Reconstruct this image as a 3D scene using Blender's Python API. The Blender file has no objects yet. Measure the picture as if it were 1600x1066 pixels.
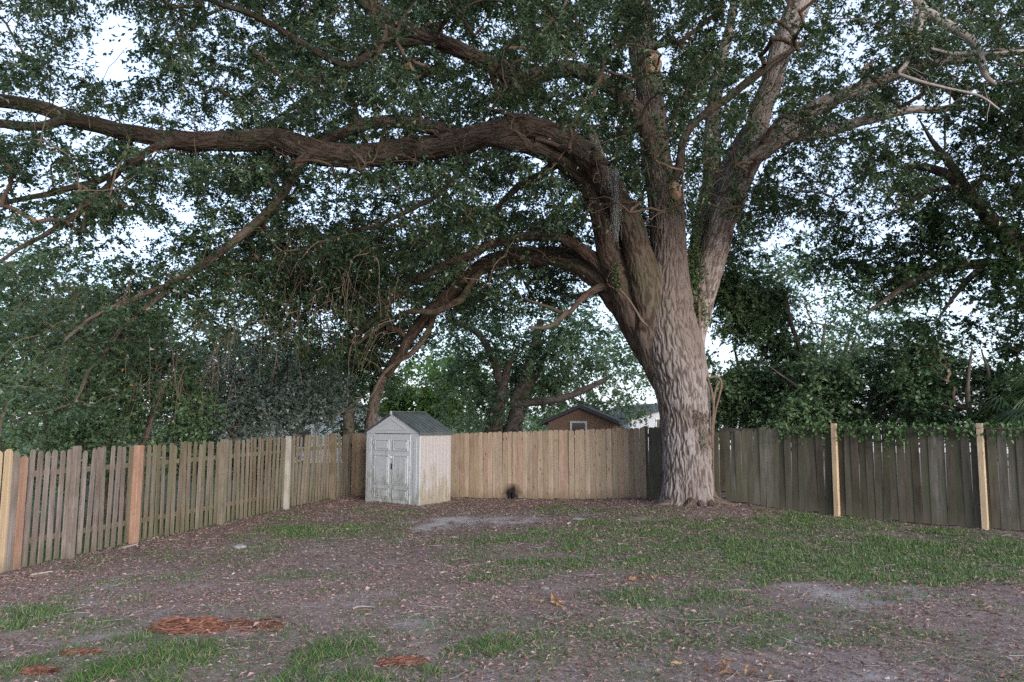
import bpy, math
import numpy as np
from mathutils import Vector

sc = bpy.context.scene
COL = sc.collection
R = math.radians

# ------------------------------------------------------------------ camera
EYE = np.array([0.0, 0.0, 2.05])
FPX, CX, CY = 1150.0, 800.0, 533.0
PITCH = math.atan(132.0 / FPX)
cam = bpy.data.cameras.new('camera')
cam.sensor_fit = 'HORIZONTAL'; cam.sensor_width = 36.0; cam.lens = 36.0 * FPX / 1600.0
cam.clip_start = 0.1; cam.clip_end = 2000
camo = bpy.data.objects.new('camera', cam); COL.objects.link(camo)
camo.location = EYE; camo.rotation_euler = (R(90) + PITCH, 0, 0)
sc.camera = camo

# ------------------------------------------------------------------ sky and sun
SUN_AZ, SUN_EL = R(152), R(10.5)          # clockwise from +Y: behind the camera, to the right
world = bpy.data.worlds.new('World'); sc.world = world; world.use_nodes = True
wn = world.node_tree; wn.nodes.clear()
wo = wn.nodes.new('ShaderNodeOutputWorld'); wb = wn.nodes.new('ShaderNodeBackground')
sky = wn.nodes.new('ShaderNodeTexSky'); sky.sky_type = 'NISHITA'; sky.sun_disc = False
sky.sun_elevation = SUN_EL; sky.sun_rotation = SUN_AZ
sky.air_density = 1.0; sky.dust_density = 1.2; sky.ozone_density = 2.0
veil = wn.nodes.new('ShaderNodeMix'); veil.data_type = 'RGBA'; veil.inputs[0].default_value = 0.5      # thin even high cloud
veil.inputs[7].default_value = (5.0, 5.7, 7.4, 1)
wn.links.new(sky.outputs[0], veil.inputs[6]); wn.links.new(veil.outputs[2], wb.inputs[0]); wn.links.new(wb.outputs[0], wo.inputs[0])
wb.inputs[1].default_value = 0.088
sun = bpy.data.lights.new('sun', 'SUN'); sun.energy = 1.3; sun.angle = R(30); sun.color = (1.0, 0.965, 0.95)
suno = bpy.data.objects.new('sun', sun); COL.objects.link(suno)
sd = Vector((math.sin(SUN_AZ) * math.cos(SUN_EL), math.cos(SUN_AZ) * math.cos(SUN_EL), math.sin(SUN_EL)))
suno.rotation_euler = sd.to_track_quat('Z', 'Y').to_euler(); suno.location = (20, -20, 30)
sc.view_settings.view_transform = 'Standard'; sc.view_settings.look = 'None'
sc.view_settings.gamma = 1.0; sc.view_settings.use_curve_mapping = False
sc.view_settings.exposure = 1.88
sc.render.engine = 'CYCLES'
sc.cycles.max_bounces = 5; sc.cycles.diffuse_bounces = 3; sc.cycles.glossy_bounces = 2
sc.cycles.transmission_bounces = 3; sc.cycles.use_denoising = False; sc.cycles.sampling_pattern = 'TABULATED_SOBOL'; sc.cycles.adaptive_threshold = 0.006
sc.cycles.sample_clamp_indirect = 4.0

# ------------------------------------------------------------------ numeric helpers
rng = np.random.default_rng(7)
_cp, _sp = math.cos(PITCH), math.sin(PITCH)

def at(px, py, Y):
    """world point seen at photo pixel px,py lying Y metres in front"""
    u = (px - CX) / FPX; v = (CY - py) / FPX
    d = np.array([u, _cp - v * _sp, _sp + v * _cp])
    return EYE + d * (Y / d[1])

def proj(P):
    Q = np.asarray(P) - EYE
    z = Q[..., 1] * _cp + Q[..., 2] * _sp
    zz = np.where(z > 0.05, z, 0.05)
    return CX + FPX * Q[..., 0] / zz, CY - FPX * (-Q[..., 1] * _sp + Q[..., 2] * _cp) / zz, z

_perm = np.random.default_rng(3).permutation(256); _perm = np.concatenate([_perm, _perm, _perm])
_grad = np.random.default_rng(4).normal(size=(256, 3)); _grad /= np.linalg.norm(_grad, axis=1)[:, None]

def noise(x, y, z=0.0):
    x, y, z = np.broadcast_arrays(np.asarray(x, float), np.asarray(y, float), np.asarray(z, float))
    xi, yi, zi = np.floor(x).astype(int), np.floor(y).astype(int), np.floor(z).astype(int)
    xf, yf, zf = x - xi, y - yi, z - zi
    xi &= 255; yi &= 255; zi &= 255
    f = lambda t: t * t * t * (t * (t * 6 - 15) + 10)
    u, v, w = f(xf), f(yf), f(zf)
    def g(i, j, k):
        h = _perm[_perm[_perm[xi + i] + yi + j] + zi + k]
        G = _grad[h]
        return G[..., 0] * (xf - i) + G[..., 1] * (yf - j) + G[..., 2] * (zf - k)
    def l(a, b, t): return a + (b - a) * t
    return 1.5 * l(l(l(g(0,0,0), g(1,0,0), u), l(g(0,1,0), g(1,1,0), u), v),
             l(l(g(0,0,1), g(1,0,1), u), l(g(0,1,1), g(1,1,1), u), v), w)

def fbm(x, y, z=0.0, o=4):
    s, a = 0.0, 1.0
    for i in range(o):
        s = s + a * noise(x * 2**i + 17.3 * i, y * 2**i + 5.1 * i, z * 2**i); a *= 0.5
    return s

def sstep(a, b, x):
    t = np.clip((x - a) / (b - a), 0, 1); return t * t * (3 - 2 * t)

def unit(v):
    v = np.asarray(v, float); return v / np.maximum(np.linalg.norm(v, axis=-1, keepdims=True), 1e-9)

def gz(x, y):
    x = np.asarray(x, float); y = np.asarray(y, float)
    base = -0.06 + 0.022 * np.clip(x, -14, 14) + 0.008 * np.clip(y, -5, 30)
    m = 0.2 * np.exp(-((x - 4.05)**2 + (y - 16.8)**2) / (2 * 1.7**2))
    return base + m + 0.018 * noise(x * 0.9, y * 0.9, 3.3) + 0.02 * noise(x * 0.3, y * 0.3, 8.3)

def gpt(px, py):
    """ground point seen at a photo pixel"""
    Y = 2.05 * FPX / (py - 665.0)
    for _ in range(12):
        h = 2.05 - float(gz((px - CX) / FPX * Y, Y)); v = (CY - py) / FPX
        Y = 0.5 * Y + 0.5 * (-h * (_cp - v * _sp) / (_sp + v * _cp))
    u = (px - CX) / FPX; v = (CY - py) / FPX
    return u * Y / (_cp - v * _sp), Y

# ------------------------------------------------------------------ object helpers
def tag(o, label=None, cat=None, group=None, kind=None):
    if label: o['label'] = label
    if cat: o['category'] = cat
    if group: o['group'] = group
    if kind: o['kind'] = kind
    return o

def empty(name, loc=(0, 0, 0), rz=0.0):
    o = bpy.data.objects.new(name, None); o.empty_display_size = 0.2
    COL.objects.link(o); o.location = Vector([float(c) for c in loc]); o.rotation_euler = (0, 0, rz)
    return o

def link(name, me, mat=None, parent=None, world_space=True):
    o = bpy.data.objects.new(name, me); COL.objects.link(o)
    if mat is not None and len(me.materials) == 0: me.materials.append(mat)
    if parent is not None:
        o.parent = parent
        if world_space:
            from mathutils import Matrix
            M = Matrix.Translation(parent.location) @ parent.rotation_euler.to_matrix().to_4x4()
            if parent.parent is not None:
                q = parent.parent
                M = (Matrix.Translation(q.location) @ q.rotation_euler.to_matrix().to_4x4()) @ parent.matrix_parent_inverse @ M
            o.matrix_parent_inverse = M.inverted()
    return o

def raw_mesh(name, V, loops, starts, face_attr=None, point_attr=None, uv=None, smooth=False):
    me = bpy.data.meshes.new(name)
    V = np.ascontiguousarray(V, np.float32); loops = np.ascontiguousarray(loops, np.int32)
    starts = np.ascontiguousarray(starts, np.int32)
    me.vertices.add(len(V)); me.vertices.foreach_set('co', V.ravel())
    me.loops.add(len(loops)); me.loops.foreach_set('vertex_index', loops)
    me.polygons.add(len(starts)); me.polygons.foreach_set('loop_start', starts)
    if uv is not None:
        l = me.uv_layers.new(name='UVMap')
        l.uv.foreach_set('vector', np.ascontiguousarray(uv[loops], np.float32).ravel())
    for dom, D in (('FACE', face_attr), ('POINT', point_attr)):
        for k, a in (D or {}).items():
            at_ = me.attributes.new(k, 'FLOAT', dom)
            at_.data.foreach_set('value', np.ascontiguousarray(a, np.float32))
    me.polygons.foreach_set('use_smooth', np.full(len(starts), smooth, bool))
    me.update(calc_edges=True)
    return me

def quads(name, V, F, **k):
    F = np.asarray(F); n = F.shape[1]
    return raw_mesh(name, V, F.ravel(), np.arange(len(F)) * n, **k)

def poly(name, V, F, smooth=False):
    me = bpy.data.meshes.new(name)
    me.from_pydata([tuple(map(float, v)) for v in V], [], F)
    me.polygons.foreach_set('use_smooth', np.full(len(F), smooth, bool)); me.update()
    return me

class MB:
    def __init__(s): s.V = []; s.F = []
    def prism(s, outline, axis_z0, axis_z1, fn):
        """outline: list of 2-D points; fn(u, v, w) -> xyz ; extruded in w"""
        n = len(outline); b = len(s.V)
        for w in (axis_z0, axis_z1):
            for (u, v) in outline: s.V.append(fn(u, v, w))
        s.F.append([b + i for i in range(n)][::-1]); s.F.append([b + n + i for i in range(n)])
        for i in range(n):
            j = (i + 1) % n; s.F.append([b + i, b + j, b + n + j, b + n + i])
        return s
    def box(s, x0, x1, y0, y1, z0, z1):
        return s.prism([(x0, y0), (x1, y0), (x1, y1), (x0, y1)], z0, z1, lambda u, v, w: (u, v, w))
    def mesh(s, name): return poly(name, s.V, s.F)

def bevel(o, w=0.004, seg=1):
    m = o.modifiers.new('bevel', 'BEVEL'); m.width = w; m.segments = seg; m.limit_method = 'ANGLE'
    return o

def catmull(P, n):
    P = np.asarray(P, float)
    E = np.vstack([2 * P[0] - P[1], P, 2 * P[-1] - P[-2]])
    d = np.concatenate([[0], np.cumsum(np.linalg.norm(np.diff(P[:, :3], axis=0), axis=1))])
    ts = np.linspace(0, d[-1], n)
    i = np.clip(np.searchsorted(d, ts, side='right') - 1, 0, len(P) - 2)
    t = ((ts - d[i]) / np.maximum(d[i + 1] - d[i], 1e-9))[:, None]
    p0, p1, p2, p3 = E[i], E[i + 1], E[i + 2], E[i + 3]
    return 0.5 * ((2 * p1) + (p2 - p0) * t + (2*p0 - 5*p1 + 4*p2 - p3) * t**2 + (3*p1 - p0 - 3*p2 + p3) * t**3)

def frames(P):
    T = unit(np.gradient(P, axis=0))
    N = np.zeros_like(P)
    ref = np.array([0, 1.0, 0]) if abs(T[0, 1]) < 0.8 else np.array([1.0, 0, 0])   # seam away from the camera
    n = unit(ref - T[0] * (ref @ T[0])); N[0] = n
    for i in range(1, len(P)):
        n = n - T[i] * (n @ T[i]); n = n / max(np.linalg.norm(n), 1e-9); N[i] = n
    return T, N, np.cross(T, N)

def tube(name, P, rad, sides=24, bark=0.0, scale=1.0, shape=None, wob=0.06, seed=0.0, cap=True):
    """closed tube along P with bark relief; UV in metres (around, along); 'ridge' holds the relief height"""
    P = np.asarray(P, float); rad = np.asarray(rad, float); n = len(P)
    T, N, B = frames(P)
    a = np.linspace(0, 2 * np.pi, sides, endpoint=False)
    L = np.concatenate([[0], np.cumsum(np.linalg.norm(np.diff(P, axis=0), axis=1))])
    rr = rad[:, None] * np.ones((1, sides))
    if shape is not None: rr = rr * shape(a[None, :], P, L[:, None])
    ca, sa = np.cos(a)[None, :, None], np.sin(a)[None, :, None]
    D = N[:, None, :] * ca + B[:, None, :] * sa
    Q = P[:, None, :] + D * rr[:, :, None]
    rr = rr * (1 + wob * fbm(Q[..., 0] * 1.7 + seed, Q[..., 1] * 1.7, Q[..., 2] * 1.7, 2))
    u = np.tile(a[None, :], (n, 1)) * np.median(rad); v = np.tile(L[:, None], (1, sides))
    # periodic around: use cylinder coordinates for the noise
    k = np.median(rad)
    cx, cy = np.cos(a)[None, :] * k * 24.0 * scale, np.sin(a)[None, :] * k * 24.0 * scale
    wv = v * 2.5 * scale
    warp = 0.8 * noise(cx * 0.25, cy * 0.25, wv * 1.3 + seed) + 0.3 * noise(cx * 0.6, cy * 0.6, wv * 3.5 + seed)
    h1 = np.abs(noise(cx + warp, cy + warp, wv + seed * 3))
    h2 = np.abs(noise(cx * 1.9 + 9 + warp, cy * 1.9, wv * 2.3 + seed))
    ridge = 0.75 * sstep(0.02, 0.36, h1) + 0.25 * sstep(0.0, 0.3, h2)
    if bark > 0: rr = rr + bark * (ridge - 0.5)
    Q = P[:, None, :] + D * rr[:, :, None]
    V = Q.reshape(-1, 3); UV = np.stack([u, v], -1).reshape(-1, 2); rg = ridge.ravel()
    i = np.arange(n - 1)[:, None] * sides; j = np.arange(sides)[None, :]; j2 = (j + 1) % sides
    F = np.stack([i + j, i + j2, i + sides + j2, i + sides + j], -1).reshape(-1, 4)
    loops = F.ravel(); starts = np.arange(len(F)) * 4
    if cap:
        V = np.vstack([V, P[-1] + T[-1] * rad[-1] * 0.4]); UV = np.vstack([UV, [0, L[-1]]]); rg = np.append(rg, 0.5)
        b = (n - 1) * sides; c = len(V) - 1
        Fc = np.stack([b + j[0], b + j2[0], np.full(sides, c)], -1)
        starts = np.concatenate([starts, len(loops) + np.arange(sides) * 3]); loops = np.concatenate([loops, Fc.ravel()])
    return raw_mesh(name, V, loops, starts, uv=UV, point_attr={'ridge': rg}, smooth=True)

def many_tubes(name, paths, rads, sides=4, smooth=True):
    """paths (M,K,3), rads (M,K) -> one mesh"""
    paths = np.asarray(paths, float); rads = np.asarray(rads, float); M, K, _ = paths.shape
    T = unit(np.gradient(paths, axis=1))
    ref = np.where(np.abs(T[..., 2:3]) > 0.8, np.array([1.0, 0, 0]), np.array([0, 0, 1.0]))
    N = unit(np.cross(T, ref)); B = np.cross(T, N)
    a = np.linspace(0, 2 * np.pi, sides, endpoint=False)
    V = (paths[:, :, None, :] + rads[:, :, None, None] * (N[:, :, None, :] * np.cos(a)[None, None, :, None] + B[:, :, None, :] * np.sin(a)[None, None, :, None]))
    V = V.reshape(-1, 3)
    m = np.arange(M)[:, None, None] * K * sides; k = np.arange(K - 1)[None, :, None] * sides
    j = np.arange(sides)[None, None, :]; j2 = (j + 1) % sides
    F = np.stack([m + k + j, m + k + j2, m + k + sides + j2, m + k + sides + j], -1).reshape(-1, 4)
    rnd = np.repeat(rng.random(M), (K - 1) * sides)
    return quads(name, V, F, face_attr={'rnd': rnd}, smooth=smooth)

def tri_leaves(name, P, D, N, L, W, rnd):
    D = unit(D); S = unit(np.cross(D, N)); L = np.broadcast_to(L, (len(P),))[:, None]; W = np.broadcast_to(W, (len(P),))[:, None]
    V = np.stack([P - S * W * 0.5, P + S * W * 0.5, P + D * L], 1).reshape(-1, 3)
    return quads(name, V, np.arange(len(P) * 3).reshape(-1, 3), face_attr={'rnd': rnd})

def leaf_arrays(P, D, N, L, W, fold, mid):
    D = unit(D); S = unit(np.cross(D, N)); N = np.cross(S, D)
    L = np.broadcast_to(L, (len(P),))[:, None]; W = np.broadcast_to(W, (len(P),))[:, None]
    t = P + D * L - N * L * 0.12
    l = P + D * L * mid + S * W * 0.5 + N * W * fold; r = P + D * L * mid - S * W * 0.5 + N * W * fold
    V = np.stack([P, r, t, l], 1).reshape(-1, 3)
    i = np.arange(len(P))[:, None] * 4
    return V, np.concatenate([i + [[0, 1, 2]], i + [[0, 2, 3]]], 1).reshape(-1, 3)

def leaf_mesh(name, P, D, N, L, W, rnd, fold=0.18, mid=0.5):
    V, F = leaf_arrays(P, D, N, L, W, fold, mid)
    return quads(name, V, F, face_attr={'rnd': np.repeat(rnd, 2)})

def leaf_mix(name, P, D, N, L, W, rnd, far, fold=0.18, mid=0.5):
    """folded two-triangle leaves near by, single triangles where far"""
    me1 = leaf_arrays(P[~far], D[~far], N[~far], L[~far], W[~far], fold, mid)
    D2 = unit(D[far]); S = unit(np.cross(D2, N[far])); w = W[far][:, None] * 1.45
    V2 = np.stack([P[far] - S * w * 0.5, P[far] + S * w * 0.5, P[far] + D2 * L[far][:, None]], 1).reshape(-1, 3)
    F = np.vstack([me1[1], len(me1[0]) + np.arange(far.sum() * 3).reshape(-1, 3)])
    return quads(name, np.vstack([me1[0], V2]), F, face_attr={'rnd': np.concatenate([np.repeat(rnd[~far], 2), rnd[far]])})

# ------------------------------------------------------------------ materials
def newmat(name):
    m = bpy.data.materials.new(name); m.use_nodes = True
    nt = m.node_tree; bs = nt.nodes['Principled BSDF']
    return m, nt, bs

def nd(nt, t, **k):
    n = nt.nodes.new('ShaderNode' + t)
    for a, v in k.items():
        if a.startswith('i_'):
            n.inputs[a[2:].replace('_', ' ')].default_value = v
        else: setattr(n, a, v)
    return n

def ramp(nt, src, stops):
    n = nd(nt, 'ValToRGB'); cr = n.color_ramp
    while len(cr.elements) < len(stops): cr.elements.new(0.5)
    for e, (p, c) in zip(cr.elements, stops):
        e.position = p; e.color = tuple(c) + ((1,) if len(c) == 3 else ())
    nt.links.new(src, n.inputs[0]); return n.outputs[0]

def mixc(nt, fac, a, b, blend='MIX'):
    n = nd(nt, 'Mix', data_type='RGBA', blend_type=blend)
    for s, v in ((n.inputs[0], fac), (n.inputs[6], a), (n.inputs[7], b)):
        if isinstance(v, (int, float)): s.default_value = v
        elif isinstance(v, (tuple, list)): s.default_value = tuple(v) + ((1,) if len(v) == 3 else ())
        else: nt.links.new(v, s)
    return n.outputs[2]

def math_(nt, op, a, b=None):
    n = nd(nt, 'Math', operation=op)
    for s, v in zip(n.inputs, (a, b)):
        if v is None: continue
        if isinstance(v, (int, float)): s.default_value = v
        else: nt.links.new(v, s)
    return n.outputs[0]

def coords(nt, kind='Object', scale=(1, 1, 1), loc=(0, 0, 0)):
    t = nd(nt, 'TexCoord'); m = nd(nt, 'Mapping'); m.inputs['Scale'].default_value = scale; m.inputs['Location'].default_value = loc
    nt.links.new(t.outputs[kind], m.inputs[0]); return m.outputs[0]

def noise_n(nt, vec, scale, detail=4, rough=0.55, dist=0.0):
    n = nd(nt, 'TexNoise'); n.inputs['Scale'].default_value = scale; n.inputs['Detail'].default_value = detail
    n.inputs['Roughness'].default_value = rough; n.inputs['Distortion'].default_value = dist
    if vec is not None: nt.links.new(vec, n.inputs['Vector'])
    return n.outputs[0]

def bump(nt, bs, h, strength=0.5, dist=0.02):
    b = nd(nt, 'Bump'); b.inputs['Strength'].default_value = strength; b.inputs['Distance'].default_value = dist
    nt.links.new(h, b.inputs['Height']); nt.links.new(b.outputs[0], bs.inputs['Normal'])

def leaf_mat(name, stops, rough=0.42, trans=0.3, tcol=(0.12, 0.2, 0.04), spec=0.5):
    m, nt, bs = newmat(name)
    a = nd(nt, 'Attribute', attribute_name='rnd')
    c = ramp(nt, a.outputs['Fac'], stops)
    nt.links.new(c, bs.inputs['Base Color']); bs.inputs['Roughness'].default_value = rough
    bs.inputs['Specular IOR Level'].default_value = spec
    tr = nd(nt, 'BsdfTranslucent'); nt.links.new(mixc(nt, 0.6, c, tcol), tr.inputs[0])
    mx = nd(nt, 'MixShader'); mx.inputs[0].default_value = trans
    nt.links.new(bs.outputs[0], mx.inputs[1]); nt.links.new(tr.outputs[0], mx.inputs[2])
    nt.links.new(mx.outputs[0], nt.nodes['Material Output'].inputs[0])
    return m

def plain(name, col, rough=0.8, var=0.15, scale=6.0, bumpd=0.0, spec=0.3):
    m, nt, bs = newmat(name)
    v = coords(nt); n = noise_n(nt, v, scale)
    d = tuple(c * (1 - var) for c in col); l = tuple(min(1, c * (1 + var)) for c in col)
    nt.links.new(ramp(nt, n, [(0.3, d), (0.7, l)]), bs.inputs['Base Color'])
    bs.inputs['Roughness'].default_value = rough; bs.inputs['Specular IOR Level'].default_value = spec
    if bumpd: bump(nt, bs, n, 0.6, bumpd)
    return m

def bark_mat(name, furrow, plate, lichen, lich_amt=0.5, moss=(0.06, 0.08, 0.03), moss_amt=0.3, zfade=None):
    m, nt, bs = newmat(name)
    uv = nd(nt, 'UVMap'); uv.uv_map = 'UVMap'
    mp = nd(nt, 'Mapping'); mp.inputs['Scale'].default_value = (22, 5, 1); nt.links.new(uv.outputs[0], mp.inputs[0])
    fine = noise_n(nt, mp.outputs[0], 1.0, 5, 0.6, 0.4)
    obj = coords(nt)
    big = noise_n(nt, obj, 1.1, 4); mid = noise_n(nt, obj, 5.0, 4)
    rd = nd(nt, 'Attribute', attribute_name='ridge')
    base = mixc(nt, ramp(nt, rd.outputs['Fac'], [(0.22, (0, 0, 0)), (0.62, (1, 1, 1))]), furrow, plate)
    base = mixc(nt, math_(nt, 'MULTIPLY', fine, 0.5), base, tuple(c * 0.55 for c in plate))
    lf = math_(nt, 'MULTIPLY', ramp(nt, big, [(0.32, (0, 0, 0)), (0.5, (1, 1, 1))]), ramp(nt, rd.outputs['Fac'], [(0.35, (0.1,)*3), (0.9, (1, 1, 1))]))
    lf = math_(nt, 'MULTIPLY', lf, lich_amt)
    if zfade:
        sp = nd(nt, 'SeparateXYZ'); nt.links.new(obj, sp.inputs[0])
        mr = nd(nt, 'MapRange'); mr.inputs['From Min'].default_value = zfade[0]; mr.inputs['From Max'].default_value = zfade[1]; mr.inputs['To Min'].default_value = 1.0; mr.inputs['To Max'].default_value = 0.12
        nt.links.new(math_(nt, 'ADD', sp.outputs[2], math_(nt, 'MULTIPLY', big, 1.5)), mr.inputs['Value']); lf = math_(nt, 'MULTIPLY', lf, mr.outputs[0])
    base = mixc(nt, lf, base, lichen)
    mf = math_(nt, 'MULTIPLY', ramp(nt, noise_n(nt, coords(nt, loc=(7, 3, 1)), 0.9, 5), [(0.5, (0, 0, 0)), (0.68, (1, 1, 1))]), moss_amt)
    base = mixc(nt, mf, base, moss)
    base = mixc(nt, math_(nt, 'MULTIPLY', mid, 0.35), base, tuple(c * 0.6 for c in plate))
    nt.links.new(base, bs.inputs['Base Color']); bs.inputs['Roughness'].default_value = 0.92
    bs.inputs['Specular IOR Level'].default_value = 0.2
    bump(nt, bs, fine, 0.8, 0.025)
    return m

def wood_mat(name, cols, knots=0.4, algae=(0.16, 0.17, 0.08), algae_amt=0.4, dark_amt=0.5, algae_loc=(0, 0, 0), rough=0.85, foot=(0.10, 0.085, 0.06), scorch=False):
    """boards: x across, z along; every board object has its own tint"""
    m, nt, bs = newmat(name)
    oi = nd(nt, 'ObjectInfo')
    tc = nd(nt, 'TexCoord')
    off = nd(nt, 'VectorMath', operation='MULTIPLY_ADD')
    cmb = nd(nt, 'CombineXYZ')
    nt.links.new(oi.outputs['Random'], cmb.inputs[0]); nt.links.new(oi.outputs['Random'], cmb.inputs[2])
    off.inputs[1].default_value = (37, 0, 53); nt.links.new(cmb.outputs[0], off.inputs[0]); nt.links.new(tc.outputs['Object'], off.inputs[2])
    def mapped(s):
        mm = nd(nt, 'Mapping'); mm.inputs['Scale'].default_value = s; nt.links.new(off.outputs[0], mm.inputs[0]); return mm.outputs[0]
    grain = noise_n(nt, mapped((55, 20, 1.6)), 1.0, 4, 0.6, 0.8)
    blot = noise_n(nt, mapped((9, 4, 2.6)), 1.0, 5, 0.65)
    n = len(cols); tint = ramp(nt, oi.outputs['Random'], [(i / max(1, n - 1), c) for i, c in enumerate(cols)])
    c = mixc(nt, math_(nt, 'MULTIPLY', ramp(nt, grain, [(0.40, (0, 0, 0)), (0.60, (1, 1, 1))]), 0.5), tint, mixc(nt, 1.0, tint, (0.5, 0.45, 0.4), 'MULTIPLY'))
    c = mixc(nt, math_(nt, 'MULTIPLY', ramp(nt, blot, [(0.44, (0, 0, 0)), (0.62, (1, 1, 1))]), dark_amt), c, mixc(nt, 1.0, tint, (0.35, 0.32, 0.28), 'MULTIPLY'))
    vo = nd(nt, 'TexVoronoi'); vo.inputs['Scale'].default_value = 1.0; nt.links.new(mapped((9, 5, 6.5)), vo.inputs['Vector'])
    kn = ramp(nt, vo.outputs['Distance'], [(0.08, (1, 1, 1)), (0.22, (0, 0, 0))])
    c = mixc(nt, math_(nt, 'MULTIPLY', kn, knots), c, (0.09, 0.05, 0.03))
    al = ramp(nt, noise_n(nt, coords(nt, 'Object', (1, 1, 1)), 1.3, 4), [(0.45, (0, 0, 0)), (0.65, (1, 1, 1))])
    c = mixc(nt, math_(nt, 'MULTIPLY', ramp(nt, noise_n(nt, mapped((5, 2, 1.6)), 1.0, 5, 0.65), [(0.43, (0, 0, 0)), (0.6, (1, 1, 1))]), algae_amt), c, algae)
    sp = nd(nt, 'SeparateXYZ'); nt.links.new(tc.outputs['Object'], sp.inputs[0])
    ft = ramp(nt, math_(nt, 'ADD', sp.outputs[2], math_(nt, 'MULTIPLY', math_(nt, 'SUBTRACT', noise_n(nt, mapped((14, 6, 5)), 1.0, 3), 0.5), 0.35)), [(0.0, (1, 1, 1)), (0.16, (0, 0, 0))])
    c = mixc(nt, math_(nt, 'MULTIPLY', ft, 0.6), c, foot)          # soil splashed up the foot of the boards
    if scorch:
        ge = nd(nt, 'NewGeometry'); ds = nd(nt, 'VectorMath', operation='DISTANCE'); nt.links.new(ge.outputs['Position'], ds.inputs[0]); ds.inputs[1].default_value = SCORCH
        nz = noise_n(nt, ge.outputs['Position'], 9.0, 4)
        c = mixc(nt, ramp(nt, math_(nt, 'ADD', ds.outputs['Value'], math_(nt, 'MULTIPLY', math_(nt, 'SUBTRACT', nz, 0.5), 0.35)), [(0.12, (1, 1, 1)), (0.30, (0, 0, 0))]), c, (0.012, 0.010, 0.009))
    nt.links.new(c, bs.inputs['Base Color']); bs.inputs['Roughness'].default_value = rough
    bs.inputs['Specular IOR Level'].default_value = 0.25
    bump(nt, bs, grain, 0.5, 0.004)
    return m

M = {}
SCORCH = tuple(at(799, 771, 19.86))
M['oak_leaf'] = leaf_mat('oak_leaf', [(0, (0.028, 0.052, 0.030)), (0.5, (0.048, 0.082, 0.044)), (0.93, (0.080, 0.125, 0.056)), (0.975, (0.17, 0.12, 0.04)), (1.0, (0.26, 0.13, 0.05))], 0.36, 0.28)
M['ivy_leaf'] = leaf_mat('ivy_leaf', [(0, (0.035, 0.085, 0.025)), (1.0, (0.09, 0.16, 0.05))], 0.45, 0.3)
M['shrub_leaf'] = leaf_mat('shrub_leaf', [(0, (0.055, 0.10, 0.05)), (0.6, (0.105, 0.175, 0.085)), (1.0, (0.18, 0.25, 0.125))], 0.4, 0.3)
M['silver_leaf'] = leaf_mat('silver_leaf', [(0, (0.07, 0.10, 0.085)), (0.6, (0.12, 0.155, 0.14)), (1.0, (0.20, 0.235, 0.22))], 0.35, 0.25)
M['light_leaf'] = leaf_mat('light_leaf', [(0, (0.07, 0.13, 0.03)), (0.6, (0.11, 0.19, 0.045)), (1.0, (0.17, 0.25, 0.07))], 0.5, 0.4, (0.25, 0.38, 0.06))
M['dark_leaf'] = leaf_mat('dark_leaf', [(0, (0.034, 0.068, 0.036)), (0.6, (0.06, 0.11, 0.052)), (1.0, (0.10, 0.16, 0.075))], 0.4, 0.3)
M['bark'] = bark_mat('oak_bark', (0.065, 0.048, 0.042), (0.18, 0.142, 0.124), (0.33, 0.305, 0.305), 0.6, moss_amt=0.2, zfade=(3.4, 5.6))
M['bark_limb'] = bark_mat('oak_limb_bark', (0.04, 0.025, 0.02), (0.108, 0.073, 0.058), (0.20, 0.175, 0.155), 0.35, moss_amt=0.45)  # brown limb bark, with the limbs' shade also darkened into the colour
M['bark_pale'] = bark_mat('oak_pale_bark', (0.09, 0.068, 0.058), (0.27, 0.215, 0.19), (0.44, 0.40, 0.39), 0.5, moss_amt=0.15)
M['bark_far'] = bark_mat('tree_bark', (0.05, 0.038, 0.032), (0.13, 0.10, 0.085), (0.25, 0.23, 0.21), 0.3)
M['twig'] = plain('twig', (0.14, 0.095, 0.07), 0.9, 0.3, 3.0)
M['dead_twig'] = plain('dead_twig', (0.30, 0.26, 0.24), 0.9, 0.2, 3.0)
M['tan_twig'] = plain('tan_twig', (0.16, 0.115, 0.08), 0.9, 0.3, 3.0)
M['moss'] = plain('spanish_moss', (0.36, 0.38, 0.36), 0.95, 0.15, 8.0)
M['vine'] = plain('vine', (0.13, 0.09, 0.068), 0.9, 0.3, 9.0)
M['cutwood'] = plain('cut_wood', (0.40, 0.27, 0.17), 0.9, 0.35, 14.0, 0.01)
M['hollow'] = plain('rotten_wood', (0.03, 0.018, 0.012), 0.95, 0.3, 14.0)

# ------------------------------------------------------------------ layout of the yard (metres)
FL0, FL1 = np.array([-7.95, 10.1]), np.array([-4.55, 23.2])           # left picket fence
FB0, FB1 = np.array([-4.75, 21.95]), np.array([3.22, 18.48])          # back fence
FS1 = np.array([4.25, 17.55])                                          # old boards behind the oak
FR0, FR1 = np.array([4.70, 16.86]), np.array([11.6, 9.9])             # old fence on the right
OAK = np.array([4.06, 16.75])

def side_of(a, b, x, y): return (b[0]-a[0]) * (y - a[1]) - (b[1]-a[1]) * (x - a[0])

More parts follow.
